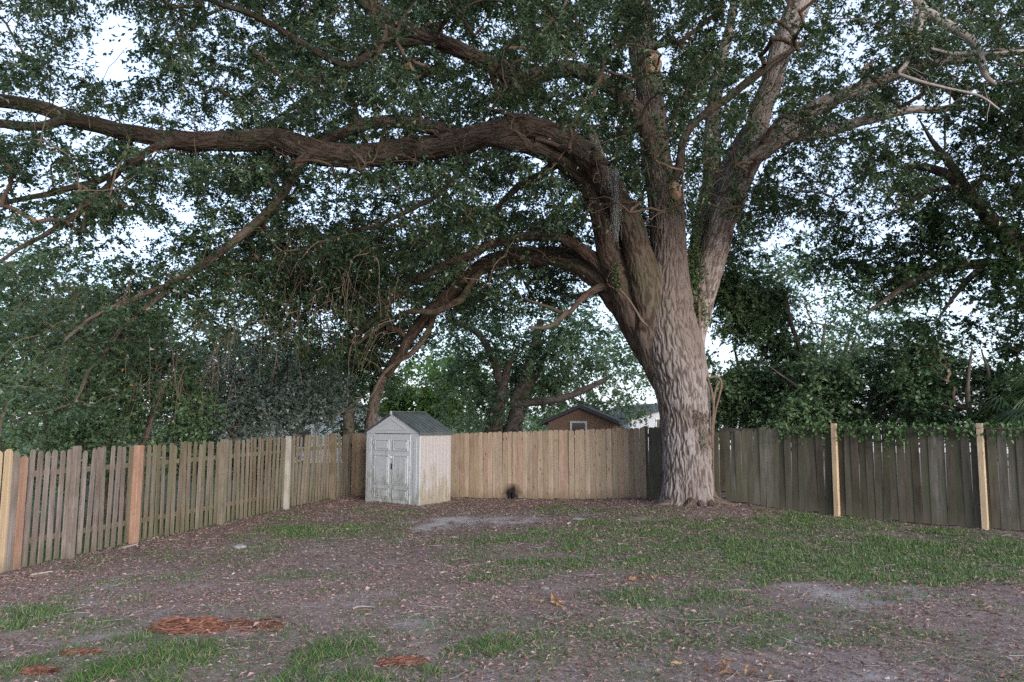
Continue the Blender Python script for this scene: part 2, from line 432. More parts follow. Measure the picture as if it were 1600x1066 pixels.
def patches(x, y, L, soft=0.5, warp=1.0):
    """sum of elliptical patches; each given where it lies on the ground as (px, py, rx, ry, amount)"""
    s = np.zeros_like(x)
    wx = 0.35 * noise(x * 0.9, y * 0.9, 1.7) + 0.2 * noise(x * 2.6, y * 2.6, 4.1)
    wy = 0.5 * noise(x * 0.8, y * 0.8, 9.7) + 0.3 * noise(x * 2.4, y * 2.4, 6.1)
    for (px, py, rx, ry, am) in L:
        X, Y = gpt(px, py); RX = rx / FPX * Y; RY = abs(gpt(px, py - ry)[1] - Y)
        d = np.sqrt(((x - X + wx * RX * warp) / RX)**2 + ((y - Y + wy * RY * warp) / RY)**2)
        s = np.maximum(s, am * sstep(1.25, 1.25 - soft, d))
    return s

GRASS = [(1330, 868, 350, 38, 1.05), (1550, 870, 220, 45, 1.1), (1120, 832, 230, 24, 0.65), (1280, 815, 170, 14, 0.75), (1450, 905, 200, 20, 0.8), (1050, 880, 150, 26, 0.45),
         (850, 838, 130, 13, 0.75), (880, 882, 140, 14, 0.8), (780, 902, 80, 10, 0.75), (960, 850, 120, 16, 0.6), (950, 815, 60, 12, 0.6),
         (500, 828, 110, 9, 0.8), (600, 838, 80, 7, 0.45), (400, 840, 60, 8, 0.35), (700, 850, 60, 10, 0.3),
         (190, 1042, 210, 45, 0.72), (330, 1012, 110, 18, 0.5), (500, 1040, 240, 44, 0.55), (30, 962, 75, 26, 0.85), (130, 980, 90, 20, 0.4), (600, 1055, 150, 22, 0.5),
         (880, 1000, 190, 32, 0.5), (1130, 985, 160, 40, 0.6), (1060, 930, 170, 26, 0.6), (1280, 990, 150, 24, 0.55), (1000, 1045, 120, 30, 0.3), (1440, 995, 120, 14, 0.4),
         (280, 905, 40, 10, 0.5), (200, 940, 70, 12, 0.25), (450, 900, 60, 10, 0.3), (560, 1000, 120, 20, 0.3)]
SAND = [(735, 816, 110, 9, 2.4), (700, 818, 70, 7, 2.4), (620, 845, 50, 7, 0.35), (1310, 932, 70, 20, 0.7), (1425, 926, 45, 10, 0.6), (640, 972, 60, 14, 0.55), (520, 862, 60, 9, 0.45),
        (300, 915, 45, 10, 0.55), (175, 915, 40, 9, 0.45), (130, 945, 60, 9, 0.4), (170, 998, 50, 10, 0.4), (560, 930, 70, 10, 0.4), (1000, 812, 45, 6, 0.6), (900, 805, 40, 5, 0.45), (1080, 880, 30, 9, 0.35),
        (370, 856, 20, 5, 0.6), (1260, 1005, 55, 14, 0.55), (850, 920, 30, 6, 0.4), (530, 945, 70, 9, 0.35), (1370, 1052, 70, 12, 0.4)]

def in_yard(x, y):
    l = -side_of(FL0, FL1, x, y) / 13.5
    b = -side_of(FB0, FB1, x, y) / 8.7
    r = -side_of(FR0, FR1, x, y) / 9.8
    return l, b, r                     # metres inside each fence line

def masks(x, y):
    g = patches(x, y, GRASS, 0.8) * (0.55 + 0.75 * sstep(-0.35, 0.35, fbm(x * 1.6, y * 1.6, 2.2, 3)))
    g = np.maximum(g, 0.04 + 0.30 * sstep(0.05, 0.5, fbm(x * 0.9 + 4, y * 0.9, 5.5, 3)))
    s = patches(x, y, SAND, 1.1, 1.6) * sstep(-0.55, 0.35, fbm(x * 2.2, y * 2.2, 21.0, 4))
    l, b, r = in_yard(x, y)
    litter = 0.55 + 0.35 * sstep(-0.3, 0.5, fbm(x * 0.7, y * 0.7, 12.1, 3))
    near = np.minimum(np.abs(l), np.where(x < 4, np.abs(b), 9))
    litter = litter + 0.7 * sstep(2.2, 0.2, near) + 0.5 * np.exp(-((x - 3.2)**2 + (y - 16)**2) / 6)
    litter = litter * (1 - 0.6 * s)
    g = g * sstep(0.0, 1.6, np.minimum(np.abs(l), np.where(x < 2.2, np.abs(b), 9)) + 0.3)
    out = l < 0
    g = np.where(out, 0.95, g); litter = np.where(out, 0.0, litter); s = np.where(out, 0, s)
    return np.clip(g, 0, 1), np.clip(s, 0, 1), np.clip(litter, 0, 1.4)

# ------------------------------------------------------------------ ground
def axis(lo, hi, step, far):
    a = list(np.arange(lo, hi + 1e-6, step)); d = step
    while a[-1] < far: d *= 1.35; a.append(a[-1] + d)
    d = step
    while a[0] > -far: d *= 1.35; a.insert(0, a[0] - d)
    return np.array(a)
gx, gy = axis(-11, 12, 0.13, 600), axis(3.5, 24.5, 0.13, 600)
GX, GY = np.meshgrid(gx, gy)
gV = np.stack([GX, GY, gz(GX, GY) + 0.012 * fbm(GX * 4, GY * 4, 0, 2)], -1).reshape(-1, 3)
nx, ny = len(gx), len(gy)
ii = (np.arange(ny - 1)[:, None] * nx + np.arange(nx - 1)[None, :]).ravel()
gF = np.stack([ii, ii + 1, ii + nx + 1, ii + nx], -1)
mg, ms, ml = masks(gV[:, 0], gV[:, 1])
gm = quads('ground', gV, gF, point_attr={'grass': mg, 'sand': ms, 'litter': np.clip(ml, 0, 1)}, smooth=True)
mt, nt, bs = newmat('ground')
oc = coords(nt)
n1 = noise_n(nt, oc, 2.2, 6, 0.6); n2 = noise_n(nt, oc, 28.0, 5, 0.65); n3 = noise_n(nt, oc, 90.0, 3, 0.6)
soil = ramp(nt, n1, [(0.3, (0.145, 0.117, 0.108)), (0.7, (0.258, 0.214, 0.198))])
speck = ramp(nt, n2, [(0.35, (0.09, 0.065, 0.058)), (0.5, (0.205, 0.167, 0.152)), (0.68, (0.355, 0.302, 0.278))])
c = mixc(nt, 0.6, soil, speck)
vr = nd(nt, 'TexVoronoi'); vr.inputs['Scale'].default_value = 30.0; vr.inputs['Randomness'].default_value = 1.0
vm = nd(nt, 'Mapping'); vm.inputs['Scale'].default_value = (1, 1.7, 1); nt.links.new(oc, vm.inputs[0])
va = nd(nt, 'VectorMath', operation='ADD'); nt.links.new(vm.outputs[0], va.inputs[0])
vs = nd(nt, 'VectorMath', operation='SCALE'); vs.inputs['Scale'].default_value = 0.06; nz_ = nd(nt, 'TexNoise'); nz_.inputs['Scale'].default_value = 14.0; nt.links.new(oc, nz_.inputs['Vector']); nt.links.new(nz_.outputs[1], vs.inputs[0]); nt.links.new(vs.outputs[0], va.inputs[1])
nt.links.new(va.outputs[0], vr.inputs['Vector'])
sc1 = nd(nt, 'SeparateColor'); nt.links.new(vr.outputs['Color'], sc1.inputs[0])
leafbits = ramp(nt, sc1.outputs[0], [(0.0, (0.12, 0.072, 0.063)), (0.4, (0.22, 0.14, 0.123)), (0.8, (0.32, 0.22, 0.20)), (1.0, (0.43, 0.34, 0.315))])
lit = nd(nt, 'Attribute', attribute_name='litter'); gr = nd(nt, 'Attribute', attribute_name='grass'); sa = nd(nt, 'Attribute', attribute_name='sand')
c = mixc(nt, math_(nt, 'MULTIPLY', lit.outputs['Fac'], 0.75), c, leafbits)
c = mixc(nt, math_(nt, 'MULTIPLY', gr.outputs['Fac'], 0.7), c, ramp(nt, n2, [(0.3, (0.05, 0.07, 0.03)), (0.7, (0.11, 0.14, 0.055))]))
sfac = math_(nt, 'MULTIPLY', sa.outputs['Fac'], ramp(nt, n2, [(0.3, (0.5, 0.5, 0.5)), (0.55, (1, 1, 1))]))
c = mixc(nt, sfac, c, ramp(nt, n3, [(0.3, (0.34, 0.31, 0.305)), (0.7, (0.50, 0.47, 0.465))]))
nt.links.new(c, bs.inputs['Base Color']); bs.inputs['Roughness'].default_value = 0.95; bs.inputs['Specular IOR Level'].default_value = 0.15
bump(nt, bs, math_(nt, 'ADD', n2, math_(nt, 'MULTIPLY', n3, 0.5)), 0.7, 0.02)
tag(link('ground', gm, mt), 'leaf-strewn sandy ground of the back yard with grass patches', 'ground', kind='structure')

# litter of fallen leaves
def scatter(n, x0, x1, y0, y1, near_bias=1.0):
    y = y0 + (y1 - y0) * rng.random(n)**near_bias; x = x0 + (x1 - x0) * rng.random(n)
    w = np.abs(x) < y * 0.78 + 1.0
    return x[w], y[w]
M['litter'] = leaf_mat('dead_leaf', [(0, (0.12, 0.068, 0.058)), (0.35, (0.21, 0.128, 0.11)), (0.80, (0.28, 0.19, 0.17)), (0.97, (0.36, 0.27, 0.245)), (1.0, (0.48, 0.40, 0.36))], 0.7, 0.1, (0.2, 0.1, 0.05), 0.3)
x, y = scatter(420000, -11, 12, 5.0, 23.5, 1.15)
g, s, l = masks(x, y)
k = rng.random(len(x)) < np.clip(l * (1 - 0.55 * g), 0, 1) * 0.62
k &= in_yard(x, y)[0] > -1.0
x, y = x[k], y[k]; n = len(x)
P = np.stack([x, y, gz(x, y) + 0.004 + 0.022 * rng.random(n)], -1)
th = rng.random(n) * 2 * np.pi
D = np.stack([np.cos(th), np.sin(th), rng.normal(0, 0.25, n)], -1)
Nn = unit(np.stack([rng.normal(0, 0.5, n), rng.normal(0, 0.5, n), np.ones(n)], -1))
LL = np.clip(np.exp(rng.normal(-3.35, 0.38, n)), 0.015, 0.085)
tag(link('leaf_litter', leaf_mix('leaf_litter', P, D, Nn, LL, LL * rng.uniform(0.3, 0.55, n), rng.random(n), y > 11, fold=0.35), M['litter']),
    'brown fallen oak leaves strewn over the yard', 'leaf litter', kind='stuff')

# dry straw lying between
x, y = scatter(60000, -10, 11, 5.0, 19.0, 1.3); g, s, l = masks(x, y); k = (rng.random(len(x)) < 0.25 + 0.6 * g) & (in_yard(x, y)[0] > 0.2); x, y = x[k], y[k]; n = len(x)
th = rng.random(n) * 2 * np.pi; P = np.stack([x, y, gz(x, y) + rng.uniform(0.008, 0.03, n)], -1)
D = np.stack([np.cos(th), np.sin(th), rng.normal(0.05, 0.12, n)], -1); Nn = unit(np.stack([rng.normal(0, 0.3, n), rng.normal(0, 0.3, n), np.ones(n)], -1))
M['straw'] = leaf_mat('dry_straw', [(0, (0.22, 0.18, 0.14)), (0.6, (0.34, 0.29, 0.23)), (1.0, (0.48, 0.42, 0.34))], 0.8, 0.1, (0.3, 0.25, 0.15), 0.2)
tag(link('dry_straw', tri_leaves('dry_straw', P, D, Nn, rng.uniform(0.05, 0.17, n), rng.uniform(0.003, 0.007, n), rng.random(n)), M['straw']), 'thin dry straw lying on the ground among the grass', 'straw', kind='stuff')

# thin fallen twigs
n = 900
x, y = scatter(n * 2, -9, 10, 5.2, 20.5); x, y = x[:n], y[:n]; n = len(x)
th = rng.random(n) * 2 * np.pi; ln = rng.uniform(0.06, 0.34, n)**1.0
t = np.linspace(-0.5, 0.5, 4)[None, :]
bend = rng.normal(0, 0.12, n)[:, None] * (t**2 - 0.1) * 2
pxs = x[:, None] + ln[:, None] * (np.cos(th)[:, None] * t - np.sin(th)[:, None] * bend)
pys = y[:, None] + ln[:, None] * (np.sin(th)[:, None] * t + np.cos(th)[:, None] * bend)
tw = np.stack([pxs, pys, gz(pxs, pys) + 0.02], -1)
tag(link('fallen_twigs', many_tubes('fallen_twigs', tw, rng.uniform(0.002, 0.005, n)[:, None] * np.ones((1, 4)), 3), M['dead_twig']),
    'thin pale fallen twigs scattered over the ground', 'twigs', kind='stuff')

# grass
M['grass'] = leaf_mat('grass_blade', [(0, (0.05, 0.10, 0.034)), (0.45, (0.09, 0.17, 0.052)), (0.80, (0.14, 0.225, 0.072)), (0.86, (0.22, 0.22, 0.12)), (1.0, (0.36, 0.31, 0.20))], 0.55, 0.35, (0.2, 0.32, 0.06), 0.35)
x, y = scatter(800000, -11, 12, 5.0, 21.5, 1.1)
g, s, l = masks(x, y)
k = rng.random(len(x)) < (0.02 + g**1.3) * (1 - 0.8 * s)
ly = in_yard(x, y)
k &= (ly[0] > -2.5) & (ly[2] > -0.3)
x, y, g = x[k], y[k], g[k]; n = len(x)
P = np.stack([x, y, gz(x, y) - 0.004], -1)
th = rng.random(n) * 2 * np.pi; lean = rng.uniform(0.3, 1.3, n)
D = np.stack([np.cos(th) * lean, np.sin(th) * lean, np.ones(n)], -1)
Nn = np.stack([-np.cos(th), -np.sin(th), lean], -1)
near = sstep(9.5, 6.5, y)
LL = rng.uniform(0.025, 0.07, n) * (0.75 + 0.5 * g) * (1 + 0.7 * near * (x < 0) * (g > 0.4))
tag(link('grass', leaf_mix('grass', P, D, Nn, LL, rng.uniform(0.005, 0.010, n) * (1 + 0.05 * y), rng.random(n), y > 7.5, fold=0.1, mid=0.4), M['grass']),
    'patchy short green grass growing through the litter', 'grass', kind='stuff')

# ------------------------------------------------------------------ tree machinery
LIMBS = []      # photo-side outlines of limbs that stay in clear view: (px, py, half width px, depth, strength)

def traced(pts, n):
    """pts: (px, py, width px, depth) -> points and radii"""
    W = np.array([np.append(at(p[0], p[1], p[3]), 0.5 * p[2] / FPX * p[3]) for p in pts])
    C = catmull(W, n); return C[:, :3], np.maximum(C[:, 3], 0.004)

def grow(skel, targets, droop=0.15, K=6, seed=1, dmax=6.0):
    """grow a twig to every target from the nearest wood; returns paths (M,K,3) and radii (M,K)"""
    r = np.random.default_rng(seed)
    S = np.asarray(skel, float)
    d0 = np.array([np.min(np.sum((S[:, :3] - t)**2, 1)) for t in targets])
    order = np.argsort(d0)
    cap = len(S) + len(targets) * (K - 1)
    pos = np.zeros((cap, 3)); pos[:len(S)] = S[:, :3]
    par = np.full(cap, -1); nn = len(S); n0 = nn
    paths = []; idx = []
    for o in order:
        t = targets[o]
        dv = pos[:nn] - t
        d = np.sum(dv * dv, 1)
        # prefer wood lying below / further in
        j = int(np.argmin(d * (1 + 0.25 * (dv[:, 2] > 0.2))))
        if d[j] > dmax * dmax: continue
        a = pos[j]; L = math.sqrt(d[j])
        if L < 0.05: continue
        s = np.linspace(0, 1, K)[:, None]
        mid = (a + t) / 2 + np.array([0, 0, droop * L]) + r.normal(0, 0.10 * L, 3)
        pth = a * (1 - s)**2 + 2 * mid * s * (1 - s) + t * s**2
        pth[1:-1] += r.normal(0, 0.018 * L, (K - 2, 3))
        ids = [j]
        for q in range(1, K):
            pos[nn] = pth[q]; par[nn] = ids[-1]; ids.append(nn); nn += 1
        paths.append(pth); idx.append(ids)
    paths = np.array(paths); idx = np.array(idx)
    cnt = np.zeros(nn)
    np.add.at(cnt, idx[:, -1], 1)
    for i in range(nn - 1, n0 - 1, -1):
        if par[i] >= n0: cnt[par[i]] += cnt[i]
    rad = np.maximum(0.0045 * np.maximum(cnt, 1)**0.52, 0.004)
    rr = rad[idx]; rr[:, 0] = rr[:, 1] * 1.05
    return paths, rr

def clump_leaves(C, out, n_per, spread, flat=0.6, seed=0, droop=0.35):
    """leafy shoots radiating from every twig end, leaves set alternately along them"""
    r = np.random.default_rng(seed)
    m = len(C); ns = 10
    cnt = np.maximum(6, (n_per * r.uniform(0.4, 1.6, m)).astype(int)); I = np.repeat(np.arange(m), cnt); n = len(I)
    sd = unit(r.normal(0, 1, (m, ns, 3)) * np.array([1, 1, flat]) + out[:, None, :] * 0.6 - np.array([0, 0, 0.12]))
    sl = spread * r.uniform(0.7, 2.0, (m, ns)) * r.uniform(0.7, 1.3, (m, 1))
    si = r.integers(0, ns, n); d = sd[I, si]; L = sl[I, si]; t = 0.12 + 0.88 * r.random(n)**0.8
    P = C[I] + d * (L * t)[:, None] + r.normal(0, 0.018, (n, 3)); P[:, 2] -= droop * L * t * t
    side = unit(np.cross(d, np.array([0, 0, 1.0]) + r.normal(0, 0.35, (n, 3)))) * np.where(r.random(n) < 0.5, 1, -1)[:, None]
    D = unit(d * 0.55 + side * 0.8 + r.normal(0, 0.3, (n, 3)) - np.array([0, 0, 0.25]))
    N = unit(r.normal(0, 0.5, (n, 3)) + np.array([0, 0, 0.8]))
    return P, D, N, I

def tints(I, r, brown=0.0):
    """one tint per shoot cluster plus a little per leaf; a few brown leaves"""
    c = r.random(I.max() + 1)[I]; u = np.clip((0.6 * c + 0.4 * r.random(len(I))) * 0.93, 0, 0.93)
    b = r.random(len(I)) < brown; u[b] = r.uniform(0.95, 1.0, b.sum()); return u

def clear_view(P, zones, r):
    """thin leaves hanging before the limbs that stand clear in the place"""
    px, py, z = proj(P); o = np.argsort(px); px, py, Yd = px[o], py[o], P[o, 1]
    keep = np.ones(len(P), bool)
    for pts, strength in zones:
        for (ax, ay, aw, ad), (bx, by, bw, bd) in zip(pts[:-1], pts[1:]):
            m = max(aw, bw) * 0.62 + 4
            i0, i1 = np.searchsorted(px, [min(ax, bx) - m, max(ax, bx) + m])
            if i1 <= i0: continue
            x, y = px[i0:i1], py[i0:i1]; vx, vy = bx - ax, by - ay
            t = np.clip(((x - ax) * vx + (y - ay) * vy) / (vx * vx + vy * vy + 1e-6), 0, 1)
            dd = np.hypot(x - ax - t * vx, y - ay - t * vy)
            hit = (dd < (aw + (bw - aw) * t) * 0.62 + 3) & (Yd[i0:i1] < ad + (bd - ad) * t + 0.3)
            keep[i0:i1] &= ~(hit & (r.random(i1 - i0) < strength))
    out = np.empty(len(P), bool); out[o] = keep
    return out

# ------------------------------------------------------------------ the big live oak
oak = empty('live_oak', (OAK[0], OAK[1], float(gz(*OAK))))
tag(oak, 'huge live oak with thick ridged trunk and long arching limbs over the yard', 'tree')
TY = 16.8
trunk_pts = [(1077, 806, 80, TY), (1077, 785, 78, TY), (1076, 760, 75, TY), (1075, 725, 73, TY), (1073, 680, 73, TY), (1070, 640, 76, TY), (1065, 600, 82, TY), (1057, 560, 90, TY),
             (1049, 520, 84, TY), (1044, 480, 76, TY), (1044, 430, 62, TY), (1044, 380, 54, TY), (1042, 335, 54, TY), (1035, 295, 50, TY), (1024, 245, 45, TY), (1018, 170, 42, TY),
             (1006, 85, 44, TY), (994, 5, 46, TY), (984, -90, 40, TY - 0.1), (972, -200, 30, TY - 0.3), (965, -300, 20, TY - 0.5)]
def flare(a, P, L):
    h = np.clip((P[:, 2] - gz(P[:, 0], P[:, 1])), -0.3, 3)[:, None]
    lob = 0.5 + 0.5 * np.cos(a * 5 + 0.7 + 0.6 * np.sin(a * 2)); lob2 = 0.5 + 0.5 * np.cos(a * 3 + 2.0)
    return 1 + (0.06 + 0.5 * lob**2 + 0.15 * lob2) * np.exp(-np.maximum(h, 0) / 0.2) * 0.5 + 0.05 * np.cos(a * 3 + 1 + h) * np.exp(-h / 3)
P, r_ = traced(trunk_pts, 900)
q_ = np.concatenate([np.arange(0, 380, 2), np.arange(380, 900, 4)]); P, r_ = P[q_], r_[q_]
link('trunk', tube('trunk', P, r_, 260, 0.042, 1.0, flare, 0.05, 1.0), M['bark'], oak)
skel = [np.column_stack([P[170:], r_[170:]])]
limb_defs = [
 # long limb reaching left over the yard
 ('limb', [(1052, 600, 60, 17.0), (1030, 540, 66, 16.9), (1014, 470, 56, 16.7), (1003, 410, 45, 16.6), (986, 355, 42, 16.5), (964, 308, 40, 16.4), (936, 266, 42, 16.2), (896, 229, 40, 16.0), (846, 207, 38, 15.8),
   (810, 199, 40, 15.7), (774, 206, 38, 15.5), (739, 214, 39, 15.4), (685, 228, 38, 15.2), (632, 234, 38, 15.0), (578, 243, 38, 14.8), (518, 243, 38, 14.6), (471, 231, 38, 14.4), (436, 221, 36, 14.3), (400, 220, 34, 14.2),
   (338, 220, 30, 14.0), (293, 222, 30, 13.9), (225, 214, 26, 13.7), (135, 192, 24, 13.4), (67, 171, 22, 13.2), (0, 158, 20, 13.0), (-90, 150, 16, 12.7), (-190, 160, 10, 12.5)], 'bark_limb', 110, 0.8),
 # its lower twin that merges with it
 ('limb', [(1040, 585, 50, 17.2), (1008, 520, 60, 17.2), (980, 455, 56, 17.1), (955, 385, 44, 17.0), (938, 325, 40, 16.8), (914, 273, 40, 16.5), (874, 244, 34, 16.2), (828, 229, 30, 15.9), (788, 222, 26, 15.6), (750, 216, 16, 15.4)], 'bark_limb', 90, 0.8),
 # the low arch behind the shed
 ('limb', [(1046, 600, 50, 17.3), (1010, 535, 56, 17.4), (976, 478, 48, 17.5), (944, 441, 42, 17.6), (899, 409, 35, 17.9), (850, 399, 29, 18.2), (794, 403, 26, 18.6), (756, 416, 24, 18.9), (730, 435, 23, 19.1), (700, 461, 22, 19.4),
   (662, 499, 20, 19.8), (640, 527, 17, 20.1), (622, 560, 13, 20.4), (606, 588, 8, 20.7)], 'bark_limb', 64, 0.8),
 ('limb', [(760, 414, 12, 18.9), (738, 440, 12, 18.8), (716, 470, 11, 18.7), (680, 486, 10, 18.6), (640, 488, 8, 18.5), (600, 505, 6, 18.4), (560, 540, 4, 18.3)], 'bark_limb', 20, 0.4),
 ('limb', [(690, 470, 10, 19.5), (668, 520, 9, 19.6), (640, 556, 8, 19.7), (606, 580, 6, 19.8), (575, 620, 4, 19.9)], 'bark_limb', 20, 0.4),
 ('limb', [(1000, 500, 30, 17.2), (955, 432, 26, 17.3), (925, 402, 20, 17.2), (887, 377, 16, 17.1), (842, 368, 15, 17.0), (775, 380, 14, 17.2), (737, 397, 14, 17.4), (700, 412, 13, 17.6), (662, 431, 11, 17.8), (610, 472, 9, 18.2), (560, 520, 7, 18.5)], 'bark_limb', 32, 0.6),
 # right-hand stem and its forks
 ('limb', [(1062, 640, 34, 17.0), (1070, 580, 40, 17.05), (1080, 530, 44, 17.15), (1090, 485, 46, 17.2), (1104, 430, 46, 17.2), (1124, 365, 44, 17.1), (1146, 300, 44, 17.0), (1168, 246, 44, 16.9), (1186, 190, 36, 16.8), (1204, 130, 34, 16.6), (1222, 70, 36, 16.5), (1250, 0, 36, 16.3), (1275, -80, 30, 16.1), (1300, -180, 20, 15.9)], 'bark_pale', 100, 0.7),
 ('limb', [(1150, 300, 30, 16.9), (1172, 252, 32, 16.7), (1200, 222, 30, 16.5), (1240, 188, 26, 16.2), (1290, 162, 24, 15.9), (1345, 140, 22, 15.6), (1400, 114, 20, 15.3), (1480, 95, 18, 14.9), (1560, 84, 15, 14.6), (1640, 78, 11, 14.3), (1740, 70, 7, 14.0)], 'bark_pale', 56, 0.35),
 ('limb', [(1165, 268, 22, 17.1), (1196, 234, 22, 17.2), (1235, 216, 20, 17.3), (1290, 206, 18, 17.4), (1350, 188, 15, 17.5), (1430, 172, 12, 17.6), (1520, 168, 8, 17.8)], 'bark_pale', 40, 0.5),
 # grey stems between
 ('limb', [(1066, 540, 26, 17.3), (1078, 470, 28, 17.5), (1088, 400, 30, 17.6), (1102, 330, 28, 17.7), (1112, 260, 26, 17.7), (1114, 185, 24, 17.7), (1124, 110, 18, 17.6), (1142, 40, 14, 17.5), (1152, -40, 10, 17.4)], 'bark_pale', 48, 0.5),
 ('limb', [(1110, 340, 18, 17.6), (1128, 280, 18, 17.5), (1148, 225, 16, 17.4), (1170, 190, 12, 17.3)], 'bark_pale', 32, 0.5),
 ('limb', [(1046, 300, 16, 16.6), (1064, 245, 14, 16.5), (1078, 205, 13, 16.4), (1116, 166, 13, 16.3), (1160, 132, 13, 16.2), (1204, 100, 12, 16.1), (1260, 70, 8, 16.0)], 'bark_limb', 32, 0.8),
 # high limb to the left
 ('limb', [(1030, 270, 26, 16.7), (1012, 205, 28, 16.4), (985, 165, 27, 16.1), (950, 132, 26, 15.7), (898, 108, 26, 15.3), (845, 118, 26, 14.9), (806, 122, 27, 14.7), (762, 100, 26, 14.4), (700, 70, 24, 14.1), (640, 48, 22, 13.8), (590, 18, 20, 13.5), (545, -20, 17, 13.2), (490, -70, 13, 12.9)], 'bark_limb', 56, 0.3),
 ('limb', [(680, 62, 16, 14.0), (640, 66, 13, 13.9), (595, 76, 12, 13.8), (550, 102, 12, 13.7), (500, 80, 12, 13.5), (430, 45, 11, 13.2), (380, 22, 9, 13.0), (325, 5, 8, 12.8), (270, -20, 5, 12.6)], 'bark_limb', 32, 0.6),
 # hump above the long limb
 ('limb', [(720, 214, 20, 15.6), (660, 196, 22, 15.5), (600, 189, 20, 15.3), (560, 196, 18, 15.2), (530, 210, 16, 15.0), (495, 228, 14, 14.7)], 'bark_limb', 32, 0.5),
 # limbs hanging from the long limb
 ('limb', [(490, 236, 20, 14.4), (468, 256, 17, 14.3), (441, 306, 15, 14.1), (412, 340, 14, 14.0), (383, 365, 13, 13.9), (324, 409, 12, 13.7), (270, 447, 10, 13.5), (222, 487, 9, 13.3), (186, 519, 8, 13.1), (162, 556, 7, 13.0), (140, 583, 6, 12.9), (126, 612, 5, 12.8), (108, 627, 4, 12.7), (60, 640, 3, 12.5), (20, 655, 2, 12.4)], 'bark_limb', 28, 0.25),
 ('limb', [(324, 409, 11, 13.7), (285, 436, 10, 13.5), (240, 454, 10, 13.3), (195, 472, 8, 13.1), (140, 500, 6, 12.9), (100, 540, 4, 12.7)], 'bark_limb', 20, 0.6),
 ('limb', [(320, 212, 18, 13.9), (280, 220, 13, 13.8), (243, 236, 12, 13.6), (205, 258, 11, 13.4), (180, 270, 10, 13.3), (112, 293, 10, 13.1), (60, 305, 9, 12.9), (0, 318, 8, 12.7), (-60, 335, 6, 12.5)], 'bark_limb', 24, 0.7),
 ('limb', [(185, 270, 9, 13.3), (135, 315, 10, 13.0), (100, 345, 9, 12.9), (67, 367, 8, 12.7), (22, 395, 6, 12.5), (-30, 430, 4, 12.3)], 'bark_limb', 20, 0.6),
 ('limb', [(120, 184, 14, 13.3), (60, 196, 15, 13.2), (0, 196, 14, 13.0), (-80, 200, 10, 12.8)], 'bark_limb', 24, 0.5),
 # branches under the arch
 ('limb', [(985, 470, 20, 17.4), (955, 448, 15, 17.2), (925, 458, 12, 17.1), (900, 474, 9, 17.0), (882, 492, 7, 16.9), (852, 478, 5, 16.9), (820, 466, 4, 17.1)], 'bark_limb', 24, 0.3),
 ('limb', [(885, 488, 9, 16.8), (862, 510, 7, 16.6), (828, 514, 5, 16.5)], 'bark_limb', 16, 0.4),
 ('limb', [(735, 232, 9, 15.6), (722, 262, 9, 15.7), (700, 288, 9, 15.8), (660, 318, 8, 15.9), (600, 345, 7, 16.0), (530, 367, 6, 16.0), (470, 400, 4, 15.9)], 'bark_limb', 20, 0.5),
 ('limb', [(870, 255, 16, 16.3), (845, 272, 14, 16.6), (810, 292, 12, 17.0), (780, 320, 9, 17.4), (770, 345, 6, 17.7)], 'bark_limb', 24, 0.4),
 ('limb', [(960, 300, 16, 16.6), (936, 240, 18, 16.4), (926, 205, 14, 16.3)], 'bark_pale', 32, 0.3),
]
for i, (nm, pts, mk, sides, clear) in enumerate(limb_defs):
    thickL = 0
    W = sum(math.hypot(a[0]-b[0], a[1]-b[1]) for a, b in zip(pts[:-1], pts[1:]))
    thick = pts[1][2] > 20
    n = int(max(24, W * (0.36 if thick else 0.25)))
    P, r_ = traced(pts, n)
    P[6:] += np.stack([fbm(P[6:, 0] * 0.9 + i, P[6:, 1] * 0.9, P[6:, 2] * 0.9 + q, 2) for q in (0, 11, 23)], -1) * (0.05 if thick else 0.09)
    link(nm, tube(nm, P, r_, sides, 0.022 if thick else 0.008, 0.85 if thick else 1.1, None, 0.10, 3.0 + i), M[mk], oak)
    skel.append(np.column_stack([P, r_])[::2])
    LIMBS.append((pts, clear))
LIMBS.append((trunk_pts[:17], 0.6)); LIMBS.append((trunk_pts[:12], 0.97))
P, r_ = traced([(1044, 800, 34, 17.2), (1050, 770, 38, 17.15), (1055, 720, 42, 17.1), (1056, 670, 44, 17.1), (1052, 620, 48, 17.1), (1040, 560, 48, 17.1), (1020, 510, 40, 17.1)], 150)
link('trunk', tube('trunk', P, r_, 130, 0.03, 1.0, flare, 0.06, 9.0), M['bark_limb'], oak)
# surface roots
for i, (ang, ln) in enumerate([(3.35, 1.5), (4.15, 1.0), (4.75, 0.9), (5.3, 1.1), (5.9, 1.2), (2.7, 1.3)]):
    s = np.linspace(0.35, ln, 30); a = ang + 0.25 * np.sin(s * 2 + i)
    x, y = OAK[0] + s * np.cos(a), OAK[1] + s * np.sin(a)
    rr = 0.17 * (1 - s / (ln * 1.05)) + 0.02
    link('root', tube('root', np.stack([x, y, gz(x, y) + 0.03 - 0.12 * s / ln + 0.20 * np.exp(-(s - 0.35) / 0.2)], -1), rr, 40, 0.02, 1.6, None, 0.2, 40.0 + i), M['bark_limb'], oak)
